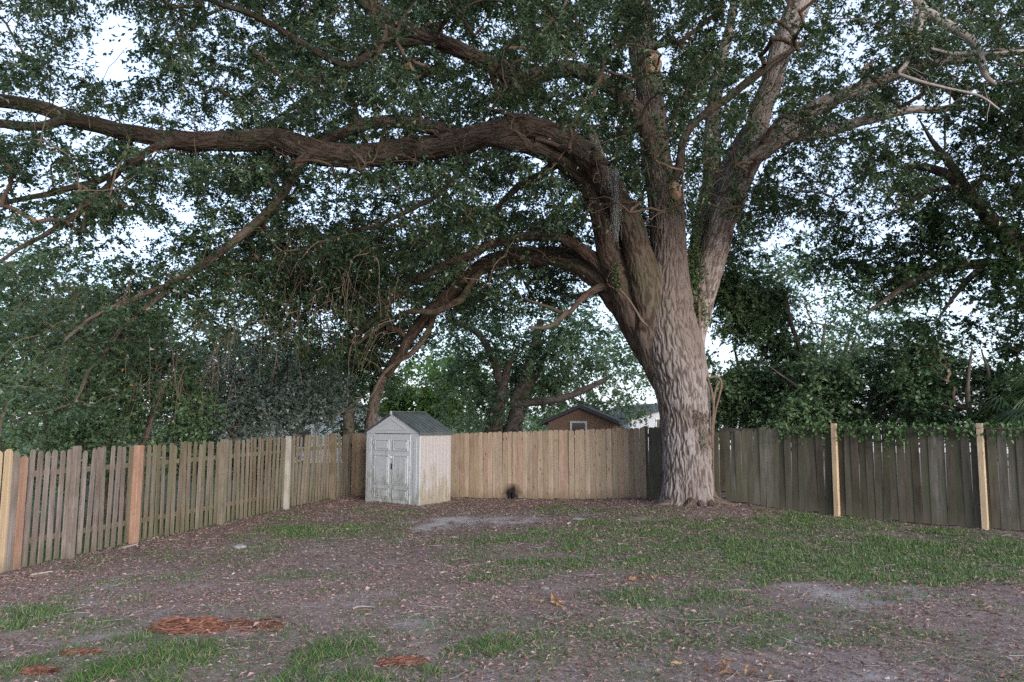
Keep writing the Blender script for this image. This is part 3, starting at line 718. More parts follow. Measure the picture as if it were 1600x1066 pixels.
# healed cuts
def knot(px, py, Y, rad, tilt):
    c = at(px, py, Y); d = unit(np.array(tilt, float))
    a = np.linspace(0, 2 * np.pi, 28, endpoint=False)
    s1 = unit(np.cross(d, [0, 0, 1.0])); s2 = np.cross(s1, d)
    prof = [(1.25, -0.9), (1.22, -0.3), (1.12, 0.12), (0.9, 0.27), (0.68, 0.2), (0.52, 0.02), (0.42, -0.25)]
    V = []; F = []
    for (q, h) in prof:
        for t in a:
            w = 1 + 0.10 * math.sin(3 * t + q * 4) + 0.06 * math.sin(7 * t)
            V.append(c + rad * (q * w * (0.82 * math.cos(t) * s1 + 1.15 * math.sin(t) * s2) + h * d))
    for i in range(len(prof) - 1):
        for j in range(28): F.append([i*28+j, i*28+(j+1) % 28, (i+1)*28+(j+1) % 28, (i+1)*28+j])
    o = link('knot', poly('knot', V, F, True), M['cutwood'], oak)
    V2 = [V[(len(prof)-1)*28 + j] for j in range(28)]
    link('hollow', poly('hollow', V2, [list(range(28))]), M['hollow'], o)
knot(1023, 99, 16.45, 0.19, (0.35, -0.9, 0.0)); knot(1059, 297, 16.4, 0.15, (0.6, -0.7, 0.3))

# crown ------------------------------------------------------------
def lower(x, y):
    """height of the underside of the crown over the yard"""
    xs = [-16, -9, -5.5, -3.5, -1.0, 2, 4.5, 7, 9.5, 14]
    zs = [4.2, 4.2, 4.7, 5.2, 5.3, 6.0, 6.3, 6.4, 6.6, 6.0]
    return np.interp(x, xs, zs)
r = np.random.default_rng(21)
nC = 60000
cx = r.uniform(-15, 14.5, nC); cy = r.uniform(8.2, 25.5, nC); cz = r.uniform(2.2, 17, nC)
ell = ((cx - 0.2) / 15.0)**2 + ((cy - 16.2) / 9.3)**2 + ((cz - 5.5) / 11.5)**2
lo = lower(cx, cy) + 0.9 * noise(cx * 0.5, cy * 0.5, 3.0) + 0.5 * np.clip(13 - cy, 0, 5)
k = (ell < 1) & (cz > lo)
shell = np.clip((cz - lo) / 3.5, 0, 1)
dens = fbm(cx * 0.55, cy * 0.55, cz * 0.7, 3)
k &= dens > -0.05 - 0.10 * (cx < -1.5) + 0.16 * (r.random(nC) - 0.5)
k &= r.random(nC) < (1.0 - 0.55 * shell)
l_, b_, r2 = in_yard(cx, cy); k &= (l_ > -1.0 - 1.5 * (cz > 6)) & (r2 > -5) & (b_ > -4.5)
C = np.stack([cx, cy, cz], -1)[k]
# second, low drooping skirt behind the arch and to the left
m = 280
s = r.random(m)
C2 = np.stack([r.uniform(-6.5, -1.2, m), r.uniform(14.5, 21.5, m), np.zeros(m)], -1)
C2[:, 2] = 3.3 + np.interp(C2[:, 0], [-9.5, -6, -3.5, -1.2], [0.0, 0.2, 0.6, 1.9]) + r.random(m) * 2.6
C2 = C2[fbm(C2[:, 0] * 0.5, C2[:, 1] * 0.5, C2[:, 2] * 0.5 + 40, 2) > -0.25]
sel = [14 + 2, 15 + 2, 16 + 2, 17 + 2]
C3 = np.vstack([skel[q][3:, :3] for q in sel]); C3 = C3[r.integers(0, len(C3), 150)] + r.normal(0, 1, (150, 3)) * np.array([0.5, 0.5, 0.25]) - np.array([0, 0, 0.15])
C = np.vstack([C, C2, C3])
GAPS = [(185, 65, 34, 60, 0.95), (180, 380, 40, 26, 0.85), (255, 330, 50, 30, 0.5), (600, 330, 80, 22, 0.4), (500, 310, 60, 20, 0.5), (1235, 370, 36, 30, 0.85), (1190, 400, 40, 60, 0.5), (1290, 270, 60, 40, 0.5), (1050, 60, 20, 34, 0.5), (690, 290, 60, 22, 0.4),
        (1390, 350, 40, 20, 0.6), (1440, 215, 60, 30, 0.4), (330, 180, 30, 22, 0.5), (400, 150, 60, 30, 0.3)]
px, py, z = proj(C)
k = np.ones(len(C), bool)
for (gx_, gy_, rx, ry, am) in GAPS:
    k &= ~((((px - gx_) / (rx + 14))**2 + ((py - gy_) / (ry + 14))**2 < 1) & (r.random(len(C)) < am))
C = C[k]
SK = np.vstack(skel)
paths, rads = grow(SK, C, 0.12, 6, 5, 7.0)
tips = paths[:, -1]; outd = unit(tips - paths[:, -3])
thick = rads[:, 0] > 0.016
link('branches', many_tubes('branches', paths[thick], rads[thick], 7), M['twig'], oak)['kind'] = 'stuff'
link('twigs', many_tubes('twigs', paths[~thick], rads[~thick], 3), M['twig'], oak)['kind'] = 'stuff'
P, D, N, I = clump_leaves(tips, outd, 168, 0.31, 0.55, 31)
k = clear_view(P, LIMBS, r) & (P[:, 1] > 6.5) & ((P[:, 1] < 18) | (r.random(len(P)) < 0.62))
P, D, N, I = P[k], D[k], N[k], I[k]; n = len(P)
LL = r.uniform(0.05, 0.092, n) * np.where(P[:, 1] > 18, 1.27, 1.0)
link('crown', leaf_mix('crown', P, D, N, LL, LL * r.uniform(0.38, 0.5, n), tints(I, r, 0.012), P[:, 1] > 11.5), M['oak_leaf'], oak)['kind'] = 'stuff'

# hanging dead twigs under the long limb
r = np.random.default_rng(77)
tw = []; tr_ = []
for q in range(260):
    px0 = r.uniform(60, 640); py0 = np.interp(px0, [0, 300, 470, 620], [430, 470, 400, 400]) + r.uniform(-60, 130)
    Y0 = r.uniform(13.0, 17.5) if px0 > 250 else r.uniform(12.4, 15.5)
    a = at(px0, py0, Y0); L = r.uniform(0.5, 1.5)
    h = r.normal(0, 0.5, 2) + np.array([-0.35, 0]); s = np.linspace(0, 1, 8)[:, None]
    p = a + np.concatenate([h[None] * s**0.6 * L * 0.7, -s**1.6 * L * 0.9], 1) + np.cumsum(r.normal(0, 0.02, (8, 3)), 0)
    tw.append(p); tr_.append(np.linspace(1, 0.4, 8) * r.uniform(0.0035, 0.008))
    for w in range(2):
        b = p[r.integers(2, 6)]; l2 = L * r.uniform(0.2, 0.5); h2 = r.normal(0, 0.6, 2)
        tw.append(b + np.concatenate([h2[None] * s * l2, -s**1.4 * l2], 1) + np.cumsum(r.normal(0, 0.012, (8, 3)), 0)); tr_.append(np.linspace(1, 0.4, 8) * 0.0035)
link('dead_twigs', many_tubes('dead_twigs', np.array(tw), np.array(tr_), 3), M['tan_twig'], oak)['kind'] = 'stuff'

# ivy and vines on the oak -------------------------------------------
def ivy_on(name, spots, n, mat, label, seed, size=(0.05, 0.09), cat='ivy'):
    r = np.random.default_rng(seed); e = None
    W = np.array([np.append(at(p[0], p[1], p[3]), p[2] / FPX * p[3]) for p in spots])
    Cc = catmull(W, 200)
    i = r.integers(0, 200, n); o = r.normal(0, 0.5, (n, 3)) * np.array([1, 0.7, 1]) * Cc[i, 3:4]
    P = Cc[i, :3] + o
    D = unit(r.normal(0, 0.6, (n, 3)) + np.array([0, -0.3, -0.7])); N = unit(r.normal(0, 0.5, (n, 3)) + np.array([0.1, -0.8, 0.4]))
    LL = r.uniform(*size, n)
    e = empty(name, W[0, :3]); tag(e, label, cat)
    link('leaves', leaf_mesh('leaves', P, D, N, LL, LL * r.uniform(0.6, 0.85, n), r.random(n), fold=0.1, mid=0.45), mat, e)
    st = []
    for q in range(5):
        S = catmull(W, 40)[:, :3] + np.cumsum(r.normal(0, 0.02, (40, 3)), 0) + np.array([r.normal(0, 0.08), -0.05, 0]); st.append(S)
    link('stems', many_tubes('stems', np.array(st), np.full((5, 40), 0.007), 5), M['vine'], e)
    return e
ivy_on('ivy', [(1096, 500, 14, 16.85), (1090, 450, 16, 16.85), (1084, 390, 14, 16.85), (1084, 330, 20, 16.85), (1090, 270, 26, 16.9), (1096, 210, 24, 17.0)], 1500, M['ivy_leaf'], 'green ivy climbing between the centre and right stems of the oak', 5)
ivy_on('ivy', [(1146, 330, 10, 16.65), (1150, 280, 16, 16.6), (1166, 230, 14, 16.5), (1180, 180, 12, 16.4)], 420, M['ivy_leaf'], 'thin ivy patch on the fork of the pale right stem', 6)
ivy_on('ivy', [(1052, 330, 8, 16.4), (1046, 270, 12, 16.4), (1030, 220, 16, 16.4), (1022, 180, 12, 16.45)], 380, M['ivy_leaf'], 'sparse ivy on the central stem below the cut knot', 7)
ivy_on('ivy', [(968, 450, 5, 16.6), (964, 430, 8, 16.6), (962, 412, 5, 16.6)], 90, M['ivy_leaf'], 'small ivy sprig on the shaded left flank of the trunk', 8)
ivy_on('ivy', [(1104, 660, 3, 16.2), (1096, 645, 6, 16.2), (1100, 700, 5, 16.2)], 40, M['ivy_leaf'], 'tiny green sprout on the trunk front near the fence top', 9, (0.04, 0.07))
# looped vine on the trunk's right side
v = empty('climbing_vine', at(1118, 780, 16.8)); tag(v, 'thick brown vine looped against the right side of the oak trunk', 'vine')
for pts in ([(1100, 594, 4, 16.5), (1110, 590, 5, 16.45), (1120, 589, 5, 16.45), (1126, 594, 5, 16.45), (1127, 604, 5, 16.45), (1123, 622, 5, 16.45), (1118, 642, 5, 16.45), (1115, 664, 4.5, 16.45), (1114, 700, 4, 16.5), (1115, 760, 3, 16.5)],
            [(1106, 592, 4, 16.45), (1112, 612, 6, 16.4), (1115, 636, 5, 16.4), (1113, 664, 4, 16.4), (1112, 700, 3, 16.4)],
            [(1124, 596, 4, 16.45), (1119, 606, 4, 16.42), (1116, 622, 5, 16.42), (1114, 650, 4, 16.42)],
            [(1104, 590, 8, 16.5), (1098, 560, 7, 16.6), (1094, 520, 6, 16.7), (1092, 470, 5, 16.75)]):
    P, r_ = traced(pts, 60); r_ = r_ * 0.75; link('stem', tube('stem', P, r_, 12, 0.004, 3.0, None, 0.2, 2.0), M['vine'], v)
v = empty('climbing_vine', at(1012, 508, 16.3)); tag(v, 'thin pale vine crossing the shaded left fork of the oak trunk', 'vine')
P, r_ = traced([(968, 452, 3, 16.4), (982, 468, 3.5, 16.3), (994, 486, 3.5, 16.25), (1002, 500, 3.5, 16.25), (1012, 510, 3, 16.2)], 40); link('stem', tube('stem', P, r_, 10, 0.002, 3.0), M['vine'], v)

# spanish moss --------------------------------------------------------
def spanish_moss(px, py, Y, L, w, n, label, seed):
    r = np.random.default_rng(seed); a = at(px, py, Y)
    K = 26; s = np.linspace(0, 1, K)[None, :, None]
    st = a + np.concatenate([r.normal(0, w, (n, 1, 2)), r.uniform(-0.05, 0.1, (n, 1, 1))], 2) * (1 - 0.55 * s) + np.array([0, 0, -1.0]) * s * (L * r.uniform(0.35, 1.0, (n, 1, 1)))
    st = st + np.cumsum(r.normal(0, 0.011, (n, K, 3)), 1)
    o = link('spanish_moss', many_tubes('spanish_moss', st, np.full((n, K), 0.0035), 3), M['moss']); tag(o, label, 'moss')
spanish_moss(962, 268, 16.0, 1.75, 0.028, 60, 'long pale grey beard of spanish moss hanging before the oak fork', 3)
spanish_moss(952, 262, 16.0, 0.6, 0.08, 45, 'short ragged spanish moss tuft clinging above the long pale beard', 4)

# ------------------------------------------------------------------ fences
def board_mesh(name, w, t, ear=0.28):
    """dog-eared board of unit height, x across, y thickness (front at y=-t), z up"""
    e = w * ear; h = 1.0
    ol = [(-w/2, 0), (w/2, 0), (w/2, h - 0.022), (w/2 - e, h), (-w/2 + e, h), (-w/2, h - 0.022)]
    return MB().prism(ol, -t, 0.0, lambda u, v, q: (u, q, v)).mesh(name)

M['picket'] = wood_mat('weathered_picket', [(0.154, 0.119, 0.088), (0.218, 0.174, 0.138), (0.138, 0.114, 0.081), (0.218, 0.186, 0.158), (0.162, 0.135, 0.101)], 0.3, (0.13, 0.125, 0.075), 0.55, 0.6)
M['picket_grey'] = wood_mat('grey_picket', [(0.199, 0.162, 0.147), (0.281, 0.240, 0.223), (0.170, 0.140, 0.128), (0.244, 0.203, 0.189)], 0.4, (0.14, 0.12, 0.09), 0.5, 0.6)
M['new_board'] = wood_mat('new_board', [(0.442, 0.328, 0.210), (0.493, 0.386, 0.260)], 0.5, (0.5, 0.4, 0.25), 0.15, 0.12)
M['red_board'] = wood_mat('red_board', [(0.306, 0.187, 0.136), (0.357, 0.225, 0.166)], 0.35, (0.3, 0.2, 0.13), 0.25, 0.25)
M['back_board'] = wood_mat('pine_board', [(0.315, 0.225, 0.174), (0.381, 0.292, 0.232), (0.282, 0.218, 0.174), (0.398, 0.309, 0.244), (0.347, 0.237, 0.189), (0.257, 0.182, 0.135), (0.365, 0.285, 0.232)], 0.9, (0.23, 0.205, 0.12), 0.55, 0.4, foot=(0.14, 0.10, 0.06), scorch=True)
M['old_board'] = wood_mat('old_grey_board', [(0.064, 0.051, 0.037), (0.112, 0.095, 0.077), (0.071, 0.056, 0.041), (0.150, 0.137, 0.122), (0.086, 0.069, 0.051), (0.120, 0.105, 0.088), (0.053, 0.042, 0.032)], 0.3, (0.06, 0.065, 0.035), 0.7, 0.6)
M['old_green'] = wood_mat('mossy_board', [(0.125, 0.112, 0.085), (0.175, 0.165, 0.14), (0.11, 0.10, 0.076), (0.15, 0.14, 0.115)], 0.25, (0.085, 0.088, 0.048), 0.55, 0.55)
M['white_post'] = wood_mat('grey_white_post', [(0.345, 0.323, 0.300), (0.375, 0.352, 0.330)], 0.2, (0.3, 0.3, 0.25), 0.3, 0.4)
M['matt_black'] = plain('dull_black', (0.012, 0.011, 0.011), 0.95, 0.3, 20.0)

def wood_obj(name, me, mat, parent, P, rz, sz=1.0, tilt=0.0, lean=0.0, world=True):
    o = bpy.data.objects.new(name, me); COL.objects.link(o); o.parent = parent
    o.location = Vector([float(a) for a in P]) - parent.location
    o.rotation_euler = (lean, tilt, rz); o.scale = (1, 1, sz)
    if len(me.materials) == 0: me.materials.append(mat)
    return o

_variants = {}
def board(parent, P, rz, h, w, t, mk, tilt=0.0, lean=0.0, name='board', ear=0.28):
    key = (round(w, 3), t, mk, ear)
    if key not in _variants:
        me = board_mesh(name, w, t, ear); me.materials.append(M[mk]); _variants[key] = me
    return wood_obj(name, _variants[key], None, parent, P, rz, h, tilt, lean)

def bar(parent, name, a, b, w, h, mk, back=0.0):
    """rail or post between two points: w horizontal, h vertical size"""
    a = np.array(a, float); b = np.array(b, float); d = b - a; L = np.linalg.norm(d)
    T = d / L; side = unit(np.cross(T, [0, 0, 1.0])) if abs(T[2]) < 0.9 else np.array([1.0, 0, 0]); up = np.cross(side, T)
    ol = [(-w/2, -h/2), (w/2, -h/2), (w/2, h/2), (-w/2, h/2)]
    me = MB().prism(ol, 0, L, lambda u, v, q: tuple(a + side * u + up * v + T * q)).mesh(name)
    return link(name, me, M[mk], parent)

def top_at(tab, s):
    return np.interp(s, [t[0] for t in tab], [t[1] for t in tab])

r = np.random.default_rng(12)
# left picket fence: gaps between pickets, posts proud of them
d = FL1 - FL0; Ltot = np.linalg.norm(d); T2 = d / Ltot; rzL = math.atan2(T2[1], T2[0])
nrm = np.array([T2[1], -T2[0]])                 # towards the yard
fence = empty('picket_fence', (FL0[0], FL0[1], float(gz(*FL0))))
tag(fence, 'weathered open picket fence with gaps along the left side of the yard', 'fence')
topZ = lambda x, y: 1.64 + 0.016 * (y - 11)
def s_for_px(px):
    q = (px - CX) / FPX; return (q * FL0[1] - FL0[0]) / (T2[0] - q * T2[1])
sA = s_for_px(58); s = sA
while s < Ltot - 0.25:
    p = FL0 + T2 * s
    px = CX + FPX * p[0] / p[1]
    z0 = float(gz(*p)) + r.uniform(0.0, 0.05); h = topZ(*p) - z0 + r.normal(0, 0.022)
    mk = 'picket_grey' if px < 205 else 'picket'
    bow = 0.035 * math.sin(s * 1.1)
    board(fence, (p[0] + nrm[0] * 0.0, p[1] + nrm[1] * 0.0, z0), rzL + r.normal(0, 0.05), h, [0.088, 0.092, 0.084][r.integers(3)], 0.018, mk, tilt=r.normal(0, 0.012) + (0.05 if px > 470 and px < 520 else 0), lean=r.normal(0, 0.012), name='picket')
    s += 0.150 + r.normal(0, 0.009)
# newer boards at the near end
for px, w, mk, dz, pr in ((-18, 0.14, 'new_board', 0.05, .0), (3, 0.135, 'new_board', 0.03, .0), (19, 0.13, 'new_board', 0.05, .0), (31, 0.13, 'picket_grey', 0.0, .0), (44, 0.13, 'red_board', -0.07, .0), (-40, 0.14, 'new_board', 0.03, .0)):
    p = FL0 + T2 * s_for_px(px); z0 = float(gz(*p)) + 0.01
    board(fence, (p[0] + nrm[0] * 0.03, p[1] + nrm[1] * 0.03, z0), rzL + 0.05, topZ(*p) + dz - z0, w, 0.02, mk, name='picket')
for px, mk, w, tl, dz in ((122, 'picket_grey', 0.10, 0.0, 0.05), (218, 'red_board', 0.125, 0.0, 0.0), (350, 'picket', 0.12, 0, 0.03), (450, 'white_post', 0.11, 0, 0.02), (522, 'picket', 0.11, 0.07, 0.03)):
    p = FL0 + T2 * s_for_px(px) + nrm * 0.07; z0 = float(gz(*p)) - 0.15
    a = np.array([p[0], p[1], z0]); b = np.array([p[0] - tl * T2[0] * 1.5, p[1] - tl * T2[1] * 1.5, topZ(*p) + dz])
    me = MB().box(-w/2, w/2, -w/2, w/2, 0, np.linalg.norm(b - a)).mesh('post')
    o = wood_obj('post', me, M[mk], fence, a, rzL, 1.0, -tl, 0.0); bevel(o, 0.006)
for f in (0.22, 0.80):
    zz = lambda p: float(gz(*p)) * (1 - f) + topZ(*p) * f
    q0, q1 = FL0 - T2 * 0.6 - nrm * -0.0, FL1 - T2 * 0.3
    a = FL0 - T2 * 0.5 - nrm * 0.045; b = FL1 - T2 * 0.3 - nrm * 0.045
    nseg = 5
    for k in range(nseg):
        p0 = a + (b - a) * k / nseg; p1 = a + (b - a) * (k + 1) / nseg
        bar(fence, 'rail', (p0[0], p0[1], zz(p0)), (p1[0], p1[1], zz(p1)), 0.038, 0.085, 'picket')

# back fence of close boards
d = FB1 - FB0; Ltot = np.linalg.norm(d); T2 = d / Ltot; rzB = math.atan2(T2[1], T2[0]); nrm = np.array([T2[1], -T2[0]])
fence = empty('board_fence', (FB0[0], FB0[1], float(gz(*FB0))))
tag(fence, 'close-boarded tan wooden fence between the shed and the oak', 'fence')
s = 0.05; hole = at(798, 775, 20.1)
while s < Ltot + 0.06:
    w = [0.14, 0.136, 0.132][r.integers(3)]
    p = FB0 + T2 * (s + w / 2)
    z0 = float(gz(*p)) + 0.01 + r.uniform(0, 0.03); px = CX + FPX * p[0] / p[1]
    top = np.interp(px, [500, 704, 1000], [1.80, 1.83, 2.0]) + r.normal(0, 0.006)
    sc_ = 1.0
    if 793 < px < 803: z0 += 0.15 + r.uniform(-0.05, 0.05)
    new = px > 916
    off = nrm * r.uniform(0.0, 0.014)
    board(fence, (p[0] + off[0], p[1] + off[1], z0), rzB + r.normal(0, 0.035), top - z0, w, 0.018, 'back_board', tilt=r.normal(0, 0.004), lean=r.normal(0, 0.005), ear=0.22)
    s += w + r.uniform(0.004, 0.011)
for f in (0.15, 0.5, 0.85):
    p0, p1 = FB0 - nrm * 0.045, FB1 - nrm * 0.045
    bar(fence, 'rail', (p0[0], p0[1], f * 1.8), (p1[0], p1[1], 0.15 + f * 1.8), 0.04, 0.09, 'back_board')
# dark plates added behind the hole so the opening reads black
hb = None
for q in range(2):
    pc = FB0 + T2 * (np.dot(np.array(hole[:2]) - FB0, T2) + (q - 0.5) * 0.13) - nrm * 0.06
    bar(fence, 'hole_backing', (pc[0], pc[1], float(gz(*pc)) - 0.05), (pc[0], pc[1], float(gz(*pc)) + 0.24), 0.135, 0.012, 'matt_black')
# old green stub behind the trunk
d = FS1 - FB1; Ltot = np.linalg.norm(d); T2 = d / Ltot; rzS = math.atan2(T2[1], T2[0])
fence = empty('old_fence', (FB1[0], FB1[1], float(gz(*FB1))))
tag(fence, 'short mossy green stretch of old boards just left of the oak trunk', 'fence')
s = 0.03
while s < Ltot:
    p = FB1 + T2 * (s + 0.07) + np.array([0.03, 0.06]); z0 = float(gz(*p)) + 0.02
    board(fence, (p[0], p[1], z0), rzS + r.normal(0, 0.03), 2.02 + r.normal(0, 0.015) - z0, 0.14, 0.018, 'old_green', tilt=r.normal(0, 0.008), lean=r.normal(0, 0.01)); s += 0.146
for f in (0.3, 1.7):
    bar(fence, 'rail', (FB1[0] + 0.05, FB1[1] + 0.12, f + 0.1), (FS1[0] + 0.05, FS1[1] + 0.12, f + 0.15), 0.04, 0.09, 'old_green')
# old grey fence on the right
d = FR1 - FR0; Ltot = np.linalg.norm(d); T2 = d / Ltot; rzR = math.atan2(T2[1], T2[0]); nrm = np.array([T2[1], -T2[0]])
fence = empty('old_fence', (FR0[0], FR0[1], float(gz(*FR0))))
tag(fence, 'dark weathered grey board fence on the right with two new pale posts', 'fence')
s = -0.28
while s < Ltot:
    w = [0.14, 0.136, 0.132][r.integers(3)]
    p = FR0 + T2 * (s + w / 2); px = CX + FPX * p[0] / p[1]
    z0 = float(gz(*p)) + r.uniform(0.0, 0.05)
    top = np.interp(px, [1110, 1210, 1300, 1600], [1.89, 2.0, 2.03, 2.0]) + r.normal(0, 0.02)
    mk = 'old_green' if px < 1215 and r.random() < 0.85 else 'old_board'
    if -0.02 < s < 0.13: z0 += 0.22
    off = nrm * r.uniform(0, 0.012)
    board(fence, (p[0] + off[0], p[1] + off[1], z0), rzR + r.normal(0, 0.03), top - z0, w, 0.018, mk, tilt=r.normal(0, 0.010) + 0.012, lean=r.normal(0, 0.01))
    s += w + r.uniform(0.001, 0.005)
for f in (0.35, 1.7):
    p0, p1 = FR0 - nrm * 0.045, FR1 - nrm * 0.045
    bar(fence, 'rail', (p0[0], p0[1], f + 0.25), (p1[0], p1[1], f + 0.15), 0.04, 0.09, 'old_board')
for px0, Y0 in ((1300, 14.92), (1525, 13.06)):
    q = (px0 - CX) / FPX; s_ = (q * FR0[1] - FR0[0]) / (T2[0] - q * T2[1])
    p = FR0 + T2 * s_ + nrm * 0.075; z0 = float(gz(*p)) - 0.2
    me = MB().box(-0.048, 0.048, -0.048, 0.048, 0, 2.09 - z0).mesh('post')
    o = wood_obj('post', me, M['new_board'], fence, (p[0], p[1], z0), rzR, 1.0, 0.012, 0.0); bevel(o, 0.006)
    o['label'] = 'new pale pine post'
    if px0 > 1500:          # cord tied round the top of the second post
        t = np.linspace(0, 1, 60); e = np.array([p[0], p[1], 2.06])
        cpts = e + np.stack([0.075 * np.cos(t * 19), 0.075 * np.sin(t * 19), -0.06 * t], -1); tail = cpts[-1] + np.stack([t * 0.02, -0.01 + 0 * t, -0.25 * t], -1)
        link('cord', tube('cord', np.vstack([cpts, tail]), np.full(120, 0.006), 8, 0), M['dead_twig'], fence)

# ------------------------------------------------------------------ resin shed
C0 = np.array([-2.33, 18.86]); fx = np.array([-0.775, 0.632]); sx = np.array([0.632, 0.775])
SW, SL, ZE, ZR = 2.08, 1.12, 1.86, 2.38
z0s = 0.0
mtW, nt, bs = newmat('shed_resin_sky_tint')
oc = coords(nt); st = noise_n(nt, coords(nt, 'Object', (4, 4, 1.2)), 1.6, 6, 0.65); fn = noise_n(nt, coords(nt, 'Object', (1, 1, 0.6)), 9.0, 5, 0.7)
sep = nd(nt, 'SeparateXYZ'); nt.links.new(oc, sep.inputs[0])
hgt = nd(nt, 'MapRange'); hgt.inputs['From Min'].default_value = 0.0; hgt.inputs['From Max'].default_value = 1.5; hgt.inputs['To Min'].default_value = 0.22; hgt.inputs['To Max'].default_value = -0.16
nt.links.new(sep.outputs[2], hgt.inputs['Value'])
dirt = ramp(nt, math_(nt, 'ADD', st, hgt.outputs[0]), [(0.45, (0, 0, 0)), (0.68, (1, 1, 1))])
grime = ramp(nt, fn, [(0.42, (0, 0, 0)), (0.6, (1, 1, 1))])
basec = (0.39, 0.41, 0.43)  # front's bluish skylight cast put into the base colour
c = mixc(nt, math_(nt, 'MULTIPLY', dirt, math_(nt, 'ADD', math_(nt, 'MULTIPLY', grime, 0.6), 0.15)), basec, (0.15, 0.155, 0.11))
nt.links.new(c, bs.inputs['Base Color']); bs.inputs['Roughness'].default_value = 0.55
bump(nt, bs, fn, 0.15, 0.004); M['resin'] = mtW
mtS, nt, bs = newmat('shed_resin_sun_tint')
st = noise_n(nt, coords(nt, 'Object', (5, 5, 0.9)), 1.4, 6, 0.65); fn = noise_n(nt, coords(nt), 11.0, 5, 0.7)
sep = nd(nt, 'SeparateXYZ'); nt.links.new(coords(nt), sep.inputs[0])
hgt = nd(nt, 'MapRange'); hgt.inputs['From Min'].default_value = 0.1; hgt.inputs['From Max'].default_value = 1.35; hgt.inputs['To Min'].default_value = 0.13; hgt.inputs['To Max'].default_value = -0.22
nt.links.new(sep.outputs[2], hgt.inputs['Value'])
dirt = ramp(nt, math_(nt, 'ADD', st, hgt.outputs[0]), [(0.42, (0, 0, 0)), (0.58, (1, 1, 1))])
c = mixc(nt, math_(nt, 'MULTIPLY', dirt, 0.75), (0.30, 0.28, 0.278), ramp(nt, fn, [(0.3, (0.12, 0.11, 0.06)), (0.7, (0.24, 0.20, 0.135))]))  # warm cast of the sun put into the side's base colour
nt.links.new(c, bs.inputs['Base Color']); bs.inputs['Roughness'].default_value = 0.55; M['resin_sun_tint'] = mtS
M['roof'] = plain('shed_roof', (0.062, 0.076, 0.074), 0.5, 0.25, 4.0)
M['steel'] = plain('hasp', (0.75, 0.76, 0.80), 0.35, 0.1, 8.0)
shed = empty('garden_shed', (C0[0], C0[1], 0.0))
tag(shed, 'pale grime-streaked resin shed with double doors and dark green gable roof', 'shed')
# local frame: a along the front (0 at right corner), b depth, z up
def sh(a, b, z): q = C0 + fx * a + sx * b; return (q[0], q[1], z)
def sbox(name, a0, a1, b0, b1, z0_, z1_, mk, parent=shed, bv=0.006):
    me = MB().prism([(a0, b0), (a1, b0), (a1, b1), (a0, b1)], z0_, z1_, lambda u, v, w: sh(u, v, w)).mesh(name)
    o = link(name, me, M[mk], parent)
    if bv: bevel(o, bv, 2)
    return o
sbox('floor_panel', -0.01, SW + 0.01, -0.01, SL + 0.01, -0.10, 0.03, 'resin')
# side walls with vertical ribs
for nm, a0, sgn in (('right_wall', 0.0, -1), ('left_wall', SW - 0.04, 1)):
    ol = [(0.0, a0), (SL, a0), (SL, a0 + 0.04)]; ol = []
    nr = 9; outer = []
    for k in range(nr):
        b0 = SL * k / nr; b1 = SL * (k + 1) / nr; dd = 0.012 * sgn; ba = (a0 if sgn < 0 else a0 + 0.04)
        outer += [(ba, b0 + 0.006), (ba + dd, b0 + 0.018), (ba + dd, b1 - 0.014), (ba, b1 - 0.004)]
    inner = [(a0 + 0.04 if sgn < 0 else a0, SL), (a0 + 0.04 if sgn < 0 else a0, 0.0)]
    me = MB().prism(outer + inner, 0.03, ZE, lambda u, v, w: sh(u, v, w)).mesh('side_wall')
    link('side_wall', me, M['resin_sun_tint'], shed)
sbox('back_wall', 0.04, SW - 0.04, SL - 0.04, SL, 0.03, ZE, 'resin_sun_tint')
# corner pillars and front header
for a0, a1 in ((0.0, 0.33), (SW - 0.30, SW)):
    o = sbox('front_pillar', a0, a1, -0.015, 0.03, 0.03, ZE - 0.02, 'resin')
    am = (a0 + a1) / 2
    sbox('pillar_rib', am - 0.06, am + 0.06, -0.024, -0.014, 0.12, ZE - 0.14, 'resin', o, 0.004)
# doors
DW = (SW - 0.63) / 2
for k in range(2):
    a0 = 0.33 + 0.004 + k * DW; a1 = a0 + DW - 0.013
    dr = sbox('door', a0, a1, -0.03, 0.012, 0.05, ZE - 0.035, 'resin')
    for z0_, z1_ in ((0.16, 0.42), (0.52, 1.28), (1.40, 1.68)):
        m_ = MB(); g_ = 0.075
        # raised panel: moulding frame plus bevelled field
        A0, A1 = a0 + g_, a1 - g_
        for (u0, u1, w0, w1) in ((A0, A1, z0_, z0_ + 0.022), (A0, A1, z1_ - 0.022, z1_), (A0, A0 + 0.022, z0_ + 0.022, z1_ - 0.022), (A1 - 0.022, A1, z0_ + 0.022, z1_ - 0.022)):
            m_.prism([(u0, -0.052), (u1, -0.052), (u1, -0.0295), (u0, -0.0295)], w0, w1, lambda u, v, w: sh(u, v, w))
        m_.prism([(A0 + 0.055, -0.050), (A1 - 0.055, -0.050), (A1 - 0.04, -0.0297), (A0 + 0.04, -0.0297)], z0_ + 0.05, z1_ - 0.05, lambda u, v, w: sh(u, v, w))
        link('door_panel', m_.mesh('door_panel'), M['resin'], dr)
    for zh in (0.30, 0.95, 1.60):
        ah = a0 - 0.012 if k == 0 else a1 - 0.014
        sbox('hinge', ah, ah + 0.026, -0.040, -0.031, zh - 0.05, zh + 0.05, 'resin', dr, 0.003)
    if k == 0:
        sbox('handle', a1 - 0.030, a1 - 0.008, -0.050, -0.031, 0.92, 1.07, 'matt_black', dr, 0.003)
        sbox('hasp', a1 - 0.06, a1 + 0.05, -0.052, -0.046, 1.20, 1.25, 'steel', dr, 0.003)
